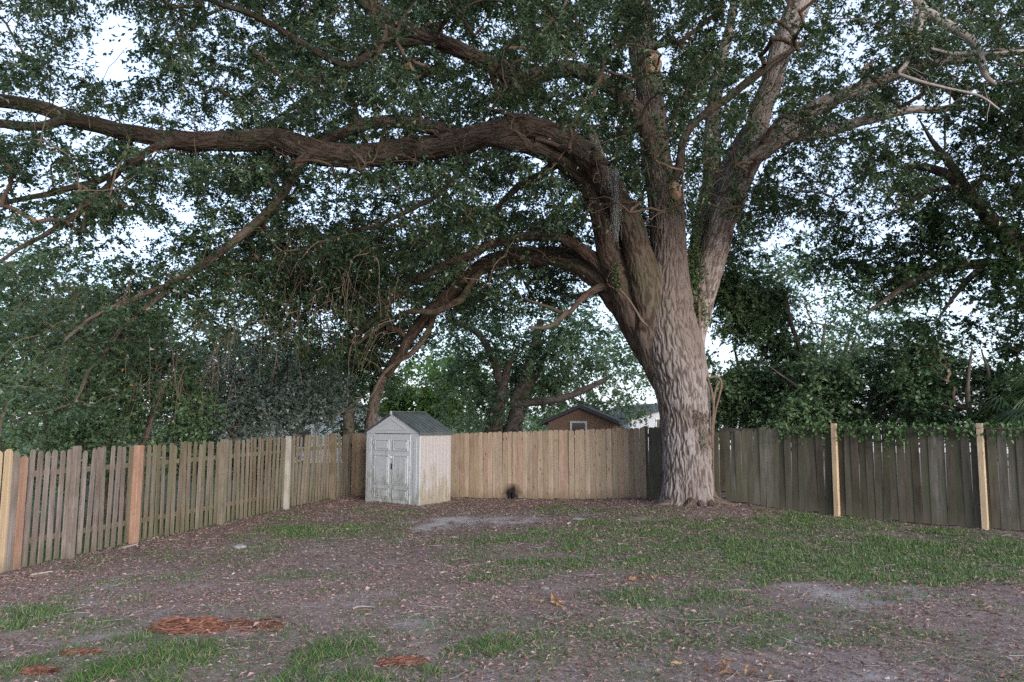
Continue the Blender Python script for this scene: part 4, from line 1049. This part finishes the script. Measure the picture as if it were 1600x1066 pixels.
# gable
for b0, nm in ((-0.02, 'gable'), (SL - 0.02, 'gable')):
    me = MB().prism([(0.0, ZE - 0.015), (SW, ZE - 0.015), (SW, ZE + 0.01), (SW / 2, ZR - 0.03), (0.0, ZE + 0.01)], b0, b0 + 0.04, lambda u, v, w: sh(u, w, v)).mesh(nm)
    g_ = link(nm, me, M['resin'], shed)
    if b0 < 0:
        m_ = MB(); tri = [(0.42, ZE + 0.07), (SW - 0.42, ZE + 0.07), (SW / 2, ZR - 0.15)]
        tri2 = [(0.56, ZE + 0.095), (SW - 0.56, ZE + 0.095), (SW / 2, ZR - 0.19)]
        for i in range(3):
            j = (i + 1) % 3
            m_.prism([tri[i], tri[j], tri2[j], tri2[i]], b0 - 0.012, b0 + 0.001, lambda u, v, w: sh(u, w, v))
        link('gable_moulding', m_.mesh('gable_moulding'), M['resin'], g_)
# roof slopes with standing ribs
OV = 0.06
for sgn in (0, 1):
    def rp(t, b, hgt_):
        # t 0 at ridge .. 1 at eave
        a_e = -OV if sgn == 0 else SW + OV; a_ = SW / 2 + (a_e - SW / 2) * t
        return sh(a_, b, ZR + (ZE - 0.02 - ZR) * t + hgt_)
    me = MB().prism([(0, -OV), (1, -OV), (1, SL + OV), (0, SL + OV)], 0.0, 0.03, lambda u, v, w: rp(u, v, w)).mesh('roof')
    ro = link('roof', me, M['roof'], shed)
    for k in range(9):
        b = -OV + 0.02 + (SL + 2 * OV - 0.06) * k / 8
        link('roof_rib', MB().prism([(0.02, b), (1.0, b), (1.0, b + 0.022), (0.02, b + 0.022)], 0.029, 0.043, lambda u, v, w: rp(u, v, w)).mesh('roof_rib'), M['roof'], ro)
    # drip edge at the eave and pale verge trim on the front
    link('eave_trim', MB().prism([(0.985, -OV), (1.005, -OV), (1.005, SL + OV), (0.985, SL + OV)], -0.035, 0.0, lambda u, v, w: rp(u, v, w)).mesh('eave_trim'), M['roof'], ro)
sbox('ridge_cap', SW / 2 - 0.06, SW / 2 + 0.06, -OV - 0.012, SL + OV, ZR + 0.02, ZR + 0.05, 'roof')
sbox('ridge_plug', SW / 2 - 0.04, SW / 2 + 0.04, -OV - 0.03, -OV - 0.012, ZR - 0.05, ZR + 0.045, 'resin')

# ------------------------------------------------------------------ neighbours' buildings
M['tan_wall'] = plain('tan_wall', (0.17, 0.115, 0.085), 0.85, 0.08, 3.0)
M['dark_roof'] = plain('shingle_roof', (0.055, 0.055, 0.06), 0.9, 0.3, 20.0)
M['white_wall'] = plain('white_wall', (0.42, 0.43, 0.45), 0.8, 0.05, 2.0)
M['trim'] = plain('white_trim', (0.5, 0.5, 0.48), 0.6, 0.05, 4.0)
m, nt, bs = newmat('dark_glass'); bs.inputs['Base Color'].default_value = (0.02, 0.022, 0.025, 1); bs.inputs['Roughness'].default_value = 0.08; M['glass'] = m

def house(name, label, cat, x, y, w, dpt, ze, zr, rz, wallm, roofm, wins=(), corner=None, ov=0.25):
    e = empty(name, (x, y, float(gz(x, y))), rz); tag(e, label, cat)
    def put(nm, mb, mk, par=e):
        o = bpy.data.objects.new(nm, mb.mesh(nm)); COL.objects.link(o); o.parent = par; o.data.materials.append(M[mk]); return o
    put('wall', MB().prism([(-w/2, 0), (w/2, 0), (w/2, ze), (0, zr), (-w/2, ze)], 0, dpt, lambda u, v, q: (u, q, v)), wallm)
    k = (zr - ze) / (w / 2)
    for s in (-1, 1):
        put('roof', MB().prism([(0, zr + 0.02), (s * (w/2 + ov), ze + 0.02 - k * ov), (s * (w/2 + ov), ze + 0.16 - k * ov), (0, zr + 0.16)], -ov, dpt + ov, lambda u, v, q: (u, q, v)), roofm)
    for (u0, u1, z0_, z1_) in wins:
        wn_ = put('window', MB().box(u0 - 0.07, u1 + 0.07, -0.05, 0.03, z0_ - 0.07, z0_).box(u0 - 0.07, u1 + 0.07, -0.05, 0.03, z1_, z1_ + 0.07).box(u0 - 0.07, u0, -0.05, 0.03, z0_, z1_).box(u1, u1 + 0.07, -0.05, 0.03, z0_, z1_), 'trim')
        put('pane', MB().box(u0, u1, -0.02, 0.02, z0_, z1_), 'glass', wn_)
    if corner:
        put('corner_board', MB().box(w/2 - 0.12, w/2 + 0.03, -0.03, 0.1, 0, ze - 0.05), corner)
    return e
c = at(905, 670, 28.0)
house('outbuilding', 'small tan gabled outbuilding with white-framed window behind the board fence', 'outbuilding', c[0] + 0.05, 28.0, 2.45, 4.5, 1.95, 2.47, R(-12), 'tan_wall', 'dark_roof', ((-0.32, 0.18, 1.45, 1.93),), 'tan_wall')
c = at(1040, 660, 46.0)
house('white_house', 'white bungalow with grey roof glimpsed left of the oak trunk', 'house', c[0] + 2.0, 48.0, 9.0, 8.0, 2.0, 3.0, R(20), 'white_wall', 'dark_roof', ((-2.5, -1.5, 0.9, 2.0), (1.0, 2.0, 0.9, 2.0)))
c = at(500, 690, 40.0)
house('white_house', 'white house seen through the pickets behind the corner of the left fence', 'house', c[0] + 0.3, 42.0, 8.0, 8.0, 2.1, 3.6, R(5), 'white_wall', 'dark_roof', ((-2.5, -1.3, 0.9, 1.9), (1.3, 2.5, 0.9, 1.9)))
c = at(1500, 690, 42.0)
house('pale_house', 'pale house glimpsed through the dark shrubs over the right fence', 'house', c[0] + 1.0, 42.0, 11.0, 8.0, 2.6, 4.0, R(-20), 'white_wall', 'dark_roof', ((-3.5, -2.3, 0.9, 2.1), (1.3, 2.5, 0.9, 2.1)))

# ------------------------------------------------------------------ trees and shrubs beyond the fences
def tree(name, label, cat, x, y, blobs, n_cl, n_per, spread, leafm, lsize, seed, trunk_h=1.5, trunk_r=0.12, stems=1, flat=0.7, extra=None, group=None, barkm='bark_far', twigs=True):
    r = np.random.default_rng(seed); zb = float(gz(x, y))
    e = empty(name, (x, y, zb)); tag(e, label, cat, group)
    bl = np.array(blobs, float); vol = bl[:, 3] * bl[:, 4] * bl[:, 5]; pick = r.choice(len(bl), n_cl * 2, p=vol / vol.sum())
    q = unit(r.normal(0, 1, (n_cl * 2, 3))) * (r.random((n_cl * 2, 1))**0.42)
    C = bl[pick, :3] + q * bl[pick, 3:6]
    C = C[(fbm(C[:, 0] * 0.6 + seed, C[:, 1] * 0.6, C[:, 2] * 0.6, 2) > -0.22) & (C[:, 2] > zb + 0.25)][:n_cl]
    cen = (bl[:, :3] * vol[:, None]).sum(0) / vol.sum()
    sk = []
    for s in range(stems):
        top = cen + np.array([r.normal(0, 0.5) + (s - (stems - 1) / 2) * 1.0, r.normal(0, 0.4), 0.5])
        b0 = np.array([x + (s - (stems - 1) / 2) * trunk_r * 1.6, y, zb - 0.1])
        P = catmull([b0, b0 + np.array([r.normal(0, 0.1), 0, trunk_h * 0.6]), (b0 + np.array([0, 0, trunk_h]) + top) / 2 + r.normal(0, 0.15, 3), top], 60)
        link('trunk', tube('trunk', P, trunk_r * np.linspace(1.15, 0.0, 60)**0.8 + 0.006, 28, 0.012, 1.5, None, 0.12, seed + s), M[barkm], e)
        sk.append(P[15:])
    if extra:
        for pts in extra:
            P, rr = traced(pts, 60); link('limb', tube('limb', P, rr, 20, 0.006, 2.0, None, 0.1, seed), M[barkm], e); sk.append(P)
    paths, rads = grow(np.vstack(sk), C, 0.08, 5, seed, 20.0)
    rads = np.minimum(rads, trunk_r * 0.6)
    if twigs: link('branches', many_tubes('branches', paths, rads, 3), M['twig'], e)['kind'] = 'stuff'
    tips = paths[:, -1]; out = unit(tips - paths[:, -2])
    P, D, N, I = clump_leaves(tips, out, n_per, spread, flat, seed)
    k = P[:, 2] > gz(P[:, 0], P[:, 1]) + 0.05; P, D, N, I = P[k], D[k], N[k], I[k]
    l_, b_, r2 = in_yard(P[:, 0], P[:, 1]); k = ~((l_ > -0.12) & (b_ > -0.12) & (r2 > -0.12) & (P[:, 2] < 2.0)); P, D, N, I = P[k], D[k], N[k], I[k]
    n = len(P); LL = r.uniform(0.7, 1.3, n) * lsize
    link('crown', tri_leaves('crown', P, D, N, LL, LL * r.uniform(0.65, 0.9, n), tints(I, r)), M[leafm], e)['kind'] = 'stuff'
    return e
def B(px, py, Y, rx, rz, ry=None):
    """crown lobe at a photo position, sizes in photo pixels"""
    c = at(px, py, Y); k = Y / FPX; return (c[0], c[1], c[2], rx * k, (ry or rx) * k * 0.8, rz * k)
def X(px, Y): return (px - CX) / FPX * Y

LT = 'trees and shrubs beyond the left fence'; RT = 'trees and shrubs beyond the right fence'
tree('leafy_shrub', 'bushy green shrub behind the near end of the picket fence', 'shrub', X(20, 16.0), 16.0, [B(20, 610, 16, 130, 85), B(-60, 560, 16.5, 120, 110), B(110, 640, 16.5, 90, 55), B(30, 720, 16, 150, 50)], 330, 110, 0.34, 'shrub_leaf', 0.085, 101, 0.8, 0.08, 3, group=LT)
tree('leafy_shrub', 'tall mid green shrub behind the orange post of the picket fence', 'shrub', X(200, 18.5), 18.5, [B(200, 600, 18.5, 120, 95), B(150, 520, 19, 110, 70), B(270, 650, 18.5, 80, 50), B(210, 710, 18.5, 120, 45)], 370, 110, 0.36, 'shrub_leaf', 0.09, 102, 0.8, 0.09, 3, group=LT)
tree('leafy_tree', 'tall dense green tree rising behind the left shrubs', 'tree', X(90, 25), 25.0, [B(90, 480, 25, 190, 90), B(-60, 440, 25, 150, 110), B(230, 520, 26, 140, 80), B(80, 600, 25, 200, 80)], 420, 110, 0.52, 'shrub_leaf', 0.12, 103, 2.0, 0.2, 1, group=LT)
tree('silver_shrub', 'silvery blue-green shrub behind the middle of the picket fence', 'shrub', X(400, 20.6), 20.6, [B(390, 620, 20.6, 110, 75), B(330, 650, 19.8, 75, 45), B(460, 600, 21.2, 80, 65), B(370, 700, 20.2, 120, 35)], 400, 110, 0.38, 'silver_leaf', 0.085, 104, 0.9, 0.08, 3, group=LT)
tree('leafy_tree', 'light green tree peeping above the silvery shrub', 'tree', X(320, 32), 32.0, [B(330, 540, 32, 170, 75), B(450, 570, 32, 130, 70), B(220, 590, 32, 130, 60), B(120, 500, 33, 120, 60)], 300, 110, 0.6, 'shrub_leaf', 0.14, 105, 2.0, 0.18, 1, group=LT)
tree('tangled_tree', 'tangled dark tree with leaning tan limb beside the shed', 'tree', X(565, 24.6), 24.6, [B(560, 560, 24.6, 70, 60), B(500, 590, 24, 70, 50), B(600, 540, 24.6, 45, 40), B(545, 640, 25, 60, 35), B(600, 630, 25, 25, 50)], 230, 100, 0.40, 'dark_leaf', 0.09, 106, 2.2, 0.28, 2, group=LT,
     extra=[[(456, 705, 11, 23.4), (464, 680, 11, 23.4), (474, 655, 11, 23.4), (494, 632, 10, 23.4), (512, 606, 9, 23.5), (532, 578, 9, 23.7), (556, 562, 8, 24.0), (590, 556, 7, 24.3)],
            [(470, 665, 6, 23.4), (500, 655, 6, 23.5), (540, 640, 5, 23.8), (575, 610, 5, 24.2)], [(575, 690, 14, 24.5), (585, 640, 13, 24.5), (600, 590, 11, 24.4), (622, 545, 9, 24.3)]])
tree('leafy_tree', 'bright light green tree seen through the arch behind the shed roof', 'tree', X(650, 44), 44.0, [B(650, 620, 44, 75, 55), B(610, 660, 44, 40, 40), B(700, 600, 45, 60, 50)], 230, 110, 0.62, 'light_leaf', 0.17, 107, 2.0, 0.2, 1)
tree('broad_tree', 'broad dark twin-stemmed tree standing behind the board fence', 'tree', X(788, 33), 33.0, [B(800, 590, 33, 85, 75), B(730, 600, 33, 60, 60), B(870, 560, 33, 90, 60), B(900, 500, 33.5, 80, 50), B(760, 500, 33, 90, 50), B(960, 600, 32.5, 55, 60), B(735, 650, 32, 40, 30), B(975, 640, 31, 40, 30)], 400, 100, 0.52, 'shrub_leaf', 0.125, 108, 3.0, 0.5, 2,
     extra=[[(800, 640, 20, 33), (820, 590, 17, 33), (835, 545, 15, 33), (845, 500, 12, 33)], [(800, 632, 14, 32.8), (840, 628, 12, 32.5), (880, 622, 11, 32.2), (920, 606, 9, 32), (950, 590, 6, 31.8)], [(785, 610, 14, 33), (770, 560, 12, 33), (745, 520, 10, 33), (700, 500, 8, 33)]])
tree('leafy_tree', 'dark tree filling the gap between shed ridge and oak, far back', 'tree', X(760, 52), 52.0, [B(740, 580, 52, 120, 60), B(860, 610, 52, 110, 50), B(960, 560, 52, 90, 60)], 220, 90, 0.8, 'dark_leaf', 0.2, 109, 3.0, 0.3, 1)
tree('leafy_shrub', 'ivy-hung green shrub just right of the oak trunk', 'shrub', X(1165, 20.5), 20.5, [B(1160, 520, 20.5, 60, 110), B(1180, 620, 20.5, 75, 60), B(1135, 600, 20, 34, 80), B(1220, 560, 21, 60, 75), B(1140, 470, 20.5, 30, 60), B(1200, 470, 21, 50, 40), B(1122, 560, 20.5, 28, 60), B(1116, 640, 20.5, 24, 50)], 600, 110, 0.33, 'shrub_leaf', 0.085, 110, 2.5, 0.12, 2, group=RT,
     extra=[[(1150, 470, 12, 21), (1200, 462, 14, 20.8), (1222, 462, 12, 20.6), (1234, 500, 8, 20.4), (1250, 545, 6, 20.2)]])
tree('leafy_shrub', 'dark green shrub behind the first new pale post', 'shrub', X(1320, 18.5), 18.5, [B(1310, 610, 18.5, 100, 60), B(1250, 650, 18.2, 70, 32), B(1390, 620, 18.5, 90, 60), B(1380, 540, 19, 70, 50)], 300, 110, 0.36, 'shrub_leaf', 0.085, 111, 1.2, 0.09, 3, group=RT)
tree('leafy_shrub', 'tall dark shrub rising behind the second new pale post', 'shrub', X(1530, 16.5), 16.5, [B(1510, 600, 16.5, 110, 75), B(1590, 540, 16.5, 90, 100), B(1450, 540, 17, 70, 50), B(1600, 640, 16, 90, 50), B(1470, 650, 16.2, 70, 30)], 330, 110, 0.33, 'dark_leaf', 0.08, 112, 1.2, 0.10, 3, group=RT)
tree('airy_tree', 'airy open-crowned tree against the pale sky right of the oak', 'tree', X(1290, 30), 30.0, [B(1260, 440, 30, 90, 70), B(1370, 480, 30, 110, 60), B(1190, 420, 30, 60, 60), B(1310, 560, 30, 130, 60), B(1420, 570, 30, 120, 50)], 320, 90, 0.55, 'shrub_leaf', 0.12, 113, 3.0, 0.22, 2, group=RT)
tree('overhanging_oak', 'dark oak leaning in from beyond the right edge with heavy limbs', 'tree', X(1730, 15.5), 15.5,
     [B(1520, 390, 16, 110, 70), B(1400, 420, 17, 90, 50), B(1600, 300, 15, 120, 90), B(1330, 400, 18, 50, 36), B(1560, 200, 14.5, 100, 60), B(1470, 300, 16.5, 80, 50), B(1640, 440, 15, 100, 70), B(1700, 150, 14, 120, 90)], 420, 100, 0.34, 'dark_leaf', 0.085, 114, 4.0, 0.4, 1, group=RT,
     extra=[[(1730, 470, 40, 15.4), (1650, 420, 34, 15.3), (1600, 384, 28, 15.2), (1560, 355, 25, 15.3), (1520, 310, 22, 15.5), (1490, 280, 19, 15.7), (1450, 262, 12, 15.9), (1400, 262, 3, 16.1)],
            [(1540, 330, 16, 15.3), (1510, 292, 14, 15.1), (1480, 250, 13, 15.0), (1460, 225, 8, 14.9), (1435, 185, 2, 14.8)],
            [(1720, 460, 26, 15.6), (1620, 420, 20, 15.8), (1540, 412, 16, 16.0), (1480, 420, 14, 16.2), (1430, 436, 12, 16.4), (1385, 468, 7, 16.6), (1350, 490, 2, 16.8)],
            [(1550, 412, 12, 16.0), (1520, 430, 10, 16.0), (1495, 458, 7, 16.1), (1465, 500, 2, 16.2)],
            [(1500, 292, 9, 15.4), (1450, 300, 8, 15.6), (1400, 330, 5, 15.9), (1345, 352, 2, 16.2)]])
# far band of trees closing the view
r = np.random.default_rng(5)
m = 300; th = np.linspace(-0.95, 0.95, m); Yf = r.uniform(75, 100, m); xs = np.tan(th) * Yf
C = np.stack([xs, Yf, r.uniform(0.3, 1.0, m) * (3.4 + 1.6 * noise(xs * 0.05, 0.0, 2.0))], -1)
C = np.vstack([C + r.normal(0, 1, C.shape) * np.array([2.0, 2.0, 0.8]) for q in range(5)])
P, D, N, I = clump_leaves(C, unit(r.normal(0, 1, C.shape)), 26, 1.1, 0.8, 8)
P = P[P[:, 2] > 0]; n = len(P); D = unit(r.normal(0, 1, (n, 3))); N = unit(r.normal(0, 1, (n, 3)))
tag(link('far_trees', tri_leaves('far_trees', P, D, N, 0.55, 0.35, r.random(n)), M['shrub_leaf']), 'far band of green trees behind the neighbouring houses', 'trees', kind='stuff')

# creeper along the top of the right fence
def creeper(px0, px1, n, label, seed, hang=0.25):
    r = np.random.default_rng(seed)
    pxs = r.uniform(px0, px1, n); q = (pxs - CX) / FPX; s_ = (q * FR0[1] - FR0[0]) / (TR[0] - q * TR[1])
    P2 = FR0 + TR * s_[:, None]
    bunch = 0.5 + 0.5 * noise(pxs * 0.035, seed, 0.5)
    dz = r.normal(0.03, 0.07, n) - hang * (r.random(n)**2.5) * bunch * 2.2
    P = np.stack([P2[:, 0], P2[:, 1], 2.0 + dz], -1); P[:, :2] += NR * (0.05 + np.abs(r.normal(0, 0.06, n)))[:, None] * r.choice([1, 1, -1], n)[:, None]
    D = unit(r.normal(0, 0.5, (n, 3)) + np.array([0, -0.3, -0.6])); N = unit(r.normal(0, 0.5, (n, 3)) + np.array([-0.5, -0.7, 0.5]))
    e = empty('creeper', P[0]); tag(e, label, 'creeper'); LL = r.uniform(0.05, 0.10, n)
    link('leaves', leaf_mesh('leaves', P, D, N, LL, LL * 0.7, r.random(n), fold=0.1, mid=0.45), M['ivy_leaf'], e)
    t = np.linspace(0, 1, 40); i0 = P2[np.argmin(pxs)]; i1 = P2[np.argmax(pxs)]
    st = [np.concatenate([(i0 + (i1 - i0) * t[:, None]) + NR * 0.04, (2.0 + 0.04 * noise(t * 7, w * 3.0, seed))[:, None]], 1) for w in range(3)]
    link('stems', many_tubes('stems', np.array(st), np.full((3, 40), 0.006), 4), M['vine'], e)
TR = unit(FR1 - FR0); NR = np.array([TR[1], -TR[0]])
creeper(1215, 1292, 190, 'creeper leaves on the fence top between oak and first pale post', 3, 0.2)
creeper(1305, 1372, 190, 'creeper spilling over the fence just right of the first pale post', 4, 0.22)
creeper(1378, 1412, 200, 'longest hanging tuft of creeper on the dark right fence', 6, 0.42)
creeper(1425, 1600, 260, 'creeper on the fence top around the second pale post', 5, 0.15)

# palm fronds leaning over the right fence
def palm(px, py, Y, label, seed):
    r = np.random.default_rng(seed); c = at(px, py, Y); zb = float(gz(c[0], c[1]))
    e = empty('fan_palm', (c[0], c[1], zb)); tag(e, label, 'palm')
    P = np.stack([np.full(30, c[0]), np.full(30, c[1]), np.linspace(zb - 0.1, c[2], 30)], -1); P[:, 0] += 0.05 * np.sin(np.linspace(0, 3, 30))
    link('trunk', tube('trunk', P, np.full(30, 0.13), 20, 0.02, 1.5, None, 0.15, seed), M['bark_far'], e)
    for q in range(15):
        az = r.uniform(0, 2 * np.pi); el = r.uniform(-0.5, 1.0); L = r.uniform(0.7, 1.0)
        d0 = np.array([math.cos(az) * math.cos(el), math.sin(az) * math.cos(el), math.sin(el)])
        hub = c + d0 * L - np.array([0, 0, 0.15]); s = np.linspace(0, 1, 8)[:, None]
        st = c + (hub - c) * s + np.array([0, 0, 0.12]) * s * (1 - s) * 4
        f = link('frond', many_tubes('frond', st[None], np.full((1, 8), 0.009), 5), M['dark_leaf'], e)
        sd_ = unit(np.cross(d0, [0, 0, 1.0])); up = np.cross(sd_, d0)
        nb = 26; an = np.linspace(-2.1, 2.1, nb); V = []; F = []
        for i_, a in enumerate(an):
            dr = d0 * math.cos(a) + sd_ * math.sin(a); wd = np.cross(dr, up); l = 0.75 * (1 - 0.12 * abs(a)) * r.uniform(0.9, 1.05); b = len(V)
            for t_ in (0.0, 0.35, 0.7, 1.0):
                w_ = 0.016 * (1 - t_**2) + 0.002; pp = hub + dr * l * t_ - np.array([0, 0, 0.35]) * l * t_**2.2 + up * 0.02 * (i_ % 2)
                V += [pp + wd * w_, pp - wd * w_]
            for k in range(3): F.append([b + 2*k, b + 2*k + 1, b + 2*k + 3, b + 2*k + 2])
        link('blade', quads('blade', np.array(V), F, face_attr={'rnd': r.random(len(F))}), M['dark_leaf'], f)
palm(1632, 610, 14.4, 'dark fan palm with drooping fronds behind the right fence', 2)

# bare grey dead branch in the upper right
db = empty('dead_branch', at(1435, -40, 11.5)); tag(db, 'bare grey dead branch with forking twigs hanging at the upper right', 'branch')
r = np.random.default_rng(9)
mains = [[(1428, -60, 12, 11.5), (1436, 5, 12, 11.5), (1462, 28, 12, 11.4), (1492, 46, 11, 11.3), (1520, 66, 10, 11.2), (1532, 92, 9, 11.2), (1540, 118, 7, 11.1), (1556, 132, 4, 11.1)],
         [(1434, 10, 7, 11.5), (1424, 50, 4, 11.5), (1436, 70, 3, 11.5), (1452, 92, 3, 11.4), (1470, 100, 2.5, 11.3)],
         [(1440, 20, 7, 11.4), (1434, 60, 7, 11.4), (1424, 88, 6, 11.3), (1404, 114, 4, 11.2)],
         [(1530, 82, 6, 11.2), (1490, 84, 4, 11.1), (1455, 76, 3, 11.0)], [(1530, 86, 5, 11.2), (1570, 82, 4, 11.1), (1620, 78, 3, 11.0)],
         [(1404, 116, 4, 11.2), (1440, 128, 4, 11.1), (1480, 138, 3, 11.0), (1530, 150, 3, 10.9), (1560, 170, 2, 10.9)]]
for pts in mains:
    P, rr = traced(pts, 50); rr = rr * 1.35; link('stem', tube('stem', P, rr, 12, 0.003, 3.0, None, 0.15, 4.0), M['dead_twig'], db)
    tw = []
    for q in range(7):
        a = P[r.integers(8, 50)]; L = r.uniform(0.25, 0.8); dv = unit(r.normal(0, 1, 3) * np.array([1, 0.6, 0.8]) - np.array([0, 0, 0.4])); s = np.linspace(0, 1, 9)[:, None]
        tw.append(a + dv * s * L + np.cumsum(r.normal(0, 0.018, (9, 3)), 0) * s)
    link('twigs', many_tubes('twigs', np.array(tw), np.linspace(0.006, 0.002, 9)[None] * np.ones((7, 1)), 5), M['dead_twig'], db)

# ------------------------------------------------------------------ small things on the ground
M['shred'] = leaf_mat('red_bark_shreds', [(0, (0.085, 0.036, 0.027)), (0.5, (0.16, 0.071, 0.048)), (1.0, (0.26, 0.13, 0.09))], 0.85, 0.02, (0.3, 0.1, 0.05), 0.2)
def shred_pile(px, py, L, W, H, n, label, seed, tail=0.0, dirn=0.12):
    r = np.random.default_rng(seed); x0, y0 = gpt(px, py)
    e = empty('bark_pile', (x0, y0, float(gz(x0, y0)))); tag(e, label, 'bark pile')
    # heap body
    na, nr_ = 40, 10; V = []; F = []
    for i in range(nr_ + 1):
        q = i / nr_
        for j in range(na):
            a = 2 * np.pi * j / na; w = 1 + 0.2 * noise(math.cos(a) * 2, math.sin(a) * 2, seed * 1.3)
            xx, yy = x0 + L * q * w * math.cos(a), y0 + W * q * w * math.sin(a)
            V.append((xx, yy, float(gz(xx, yy)) - 0.02 + (H * (1 - q**1.6) * (0.7 + 0.6 * noise(xx * 4, yy * 6, 2.0)) if i else H)))
    for i in range(nr_):
        for j in range(na): F.append([i*na+j, (i+1)*na+j, (i+1)*na+(j+1) % na, i*na+(j+1) % na])
    me = poly('heap', V, F, True); link('heap', me, M['heap'], e)
    rr = np.sqrt(r.random(n)); a = r.random(n) * 2 * np.pi
    px_ = x0 + L * 1.05 * rr * np.cos(a); py_ = y0 + W * 1.1 * rr * np.sin(a)
    if tail:
        k = r.random(n) < 0.38; px_[k] = x0 + L * 0.5 + r.random(k.sum())**1.2 * tail; py_[k] = y0 + 0.12 + r.normal(0, W * 0.7, k.sum())
    q = np.clip(np.hypot((px_ - x0) / L, (py_ - y0) / W), 0, 1)
    pz = gz(px_, py_) + H * (1 - q**1.6) * (0.75 + 0.6 * noise(px_ * 4, py_ * 6, 2.0)) + r.uniform(0.0, 0.02, n)
    th = r.normal(dirn, 0.5, n) + np.pi * (r.random(n) < 0.5)
    D = np.stack([np.cos(th), np.sin(th), r.normal(0, 0.12, n)], -1); N = unit(r.normal(0, 0.5, (n, 3)) + np.array([0, 0, 1.0])); LL = r.uniform(0.05, 0.22, n)
    link('shreds', leaf_mesh('shreds', np.stack([px_, py_, pz], -1) - D * LL[:, None] / 2, D, N, LL, r.uniform(0.008, 0.028, n), r.random(n), fold=0.3), M['shred'], e)['kind'] = 'stuff'
M['heap'] = plain('shredded_bark', (0.165, 0.074, 0.05), 0.95, 0.55, 18.0, 0.03)
shred_pile(293, 984, 0.40, 0.17, 0.16, 560, 'long heap of reddish shredded bark with trailing strips on the grass', 2, 0.75)
shred_pile(628, 1036, 0.17, 0.10, 0.04, 260, 'small scrap of reddish shredded bark at the bottom of the picture', 3)
shred_pile(60, 1050, 0.15, 0.07, 0.03, 120, 'thin streak of reddish bark shreds near the lower left corner', 4)
shred_pile(128, 1022, 0.16, 0.05, 0.03, 110, 'few reddish bark shreds beside the lower left grass', 5)

M['stone'] = plain('pale_stone', (0.22, 0.205, 0.20), 0.9, 0.25, 9.0, 0.01)
def stone(px, py, s, label, seed, flat=0.35, group=None):
    r = np.random.default_rng(seed); x0, y0 = gpt(px, py); z = float(gz(x0, y0))
    V = []; F = []; na, nb = 16, 8
    for i in range(nb + 1):
        ph = math.pi * i / nb
        for j in range(na):
            a = 2 * math.pi * j / na; d = np.array([math.sin(ph) * math.cos(a), math.sin(ph) * math.sin(a), math.cos(ph)])
            w = 1 + 0.35 * float(noise(d[0] * 1.6 + seed, d[1] * 1.6, d[2] * 1.6)); p = d * w * s * np.array([1, 0.7, flat]); V.append((x0 + p[0], y0 + p[1], z + p[2] + s * flat * 0.2))
    for i in range(nb):
        for j in range(na): F.append([i*na+j, (i+1)*na+j, (i+1)*na+(j+1) % na, i*na+(j+1) % na])
    tag(link('stone', poly('stone', V, F, True), M['stone']), label, 'stone')
stone(375, 856, 0.13, 'flat pale stone lying in the litter by the picket fence', 1)
stone(852, 920, 0.06, 'small grey stone half sunk in the grass at mid yard', 2)
stone(905, 812, 0.16, 'flat grey stone in the litter left of the oak', 3, 0.22)
# white scrap behind the leaning picket, fallen branches
def stick(pts, label, r0=0.012):
    Q = []
    for (px, py) in pts:
        xx, Y = gpt(px, py); Q.append((xx, Y, float(gz(xx, Y)) + r0))
    P = catmull(np.array(Q), 24); tag(link('fallen_stick', tube('fallen_stick', P, np.linspace(r0, r0 * 0.5, 24), 8, 0.002, 3.0, None, 0.2), M['dead_twig']), label, 'stick')
stick([(188, 860), (200, 857), (215, 853)], 'pale stick lying at the foot of the orange fence post', 0.025)
stick([(48, 902), (64, 899), (82, 896)], 'pale stick on the litter by the near fence boards', 0.02)
stick([(550, 954), (562, 950), (585, 951)], 'curved pale stick on bare ground at mid left', 0.014)
stick([(205, 961), (222, 955), (240, 948)], 'thin fallen twig lying before the lower left grass', 0.008)
# clumps of orange-brown leaves in the grass
M['orange'] = leaf_mat('orange_leaf', [(0, (0.20, 0.10, 0.05)), (1, (0.36, 0.22, 0.11))], 0.7, 0.15, (0.4, 0.2, 0.05))
for (px, py, lab, sd_) in ((995, 908, 'little heap of orange-brown leaves in the mid right grass', 1), (870, 944, 'curled orange leaves on bare ground at centre', 2), (1140, 1048, 'scatter of orange leaves at the bottom right of centre', 3)):
    r = np.random.default_rng(sd_); x0, Y = gpt(px, py)
    e = empty('leaf_heap', (x0, Y, float(gz(x0, Y)))); tag(e, lab, 'leaves')
    for q in range(18):
        xx = x0 + r.normal(0, 0.13); yy = Y + r.normal(0, 0.10); P = np.array([[xx, yy, float(gz(xx, yy)) + r.uniform(0.015, 0.05)]])
        link('leaf', leaf_mesh('leaf', P, unit(r.normal(0, 1, (1, 3)) * np.array([1, 1, 0.4])), unit(r.normal(0, 0.7, (1, 3)) + np.array([0, 0, 1])), r.uniform(0.06, 0.11), r.uniform(0.03, 0.05), r.random(1), fold=0.3), M['orange'], e)
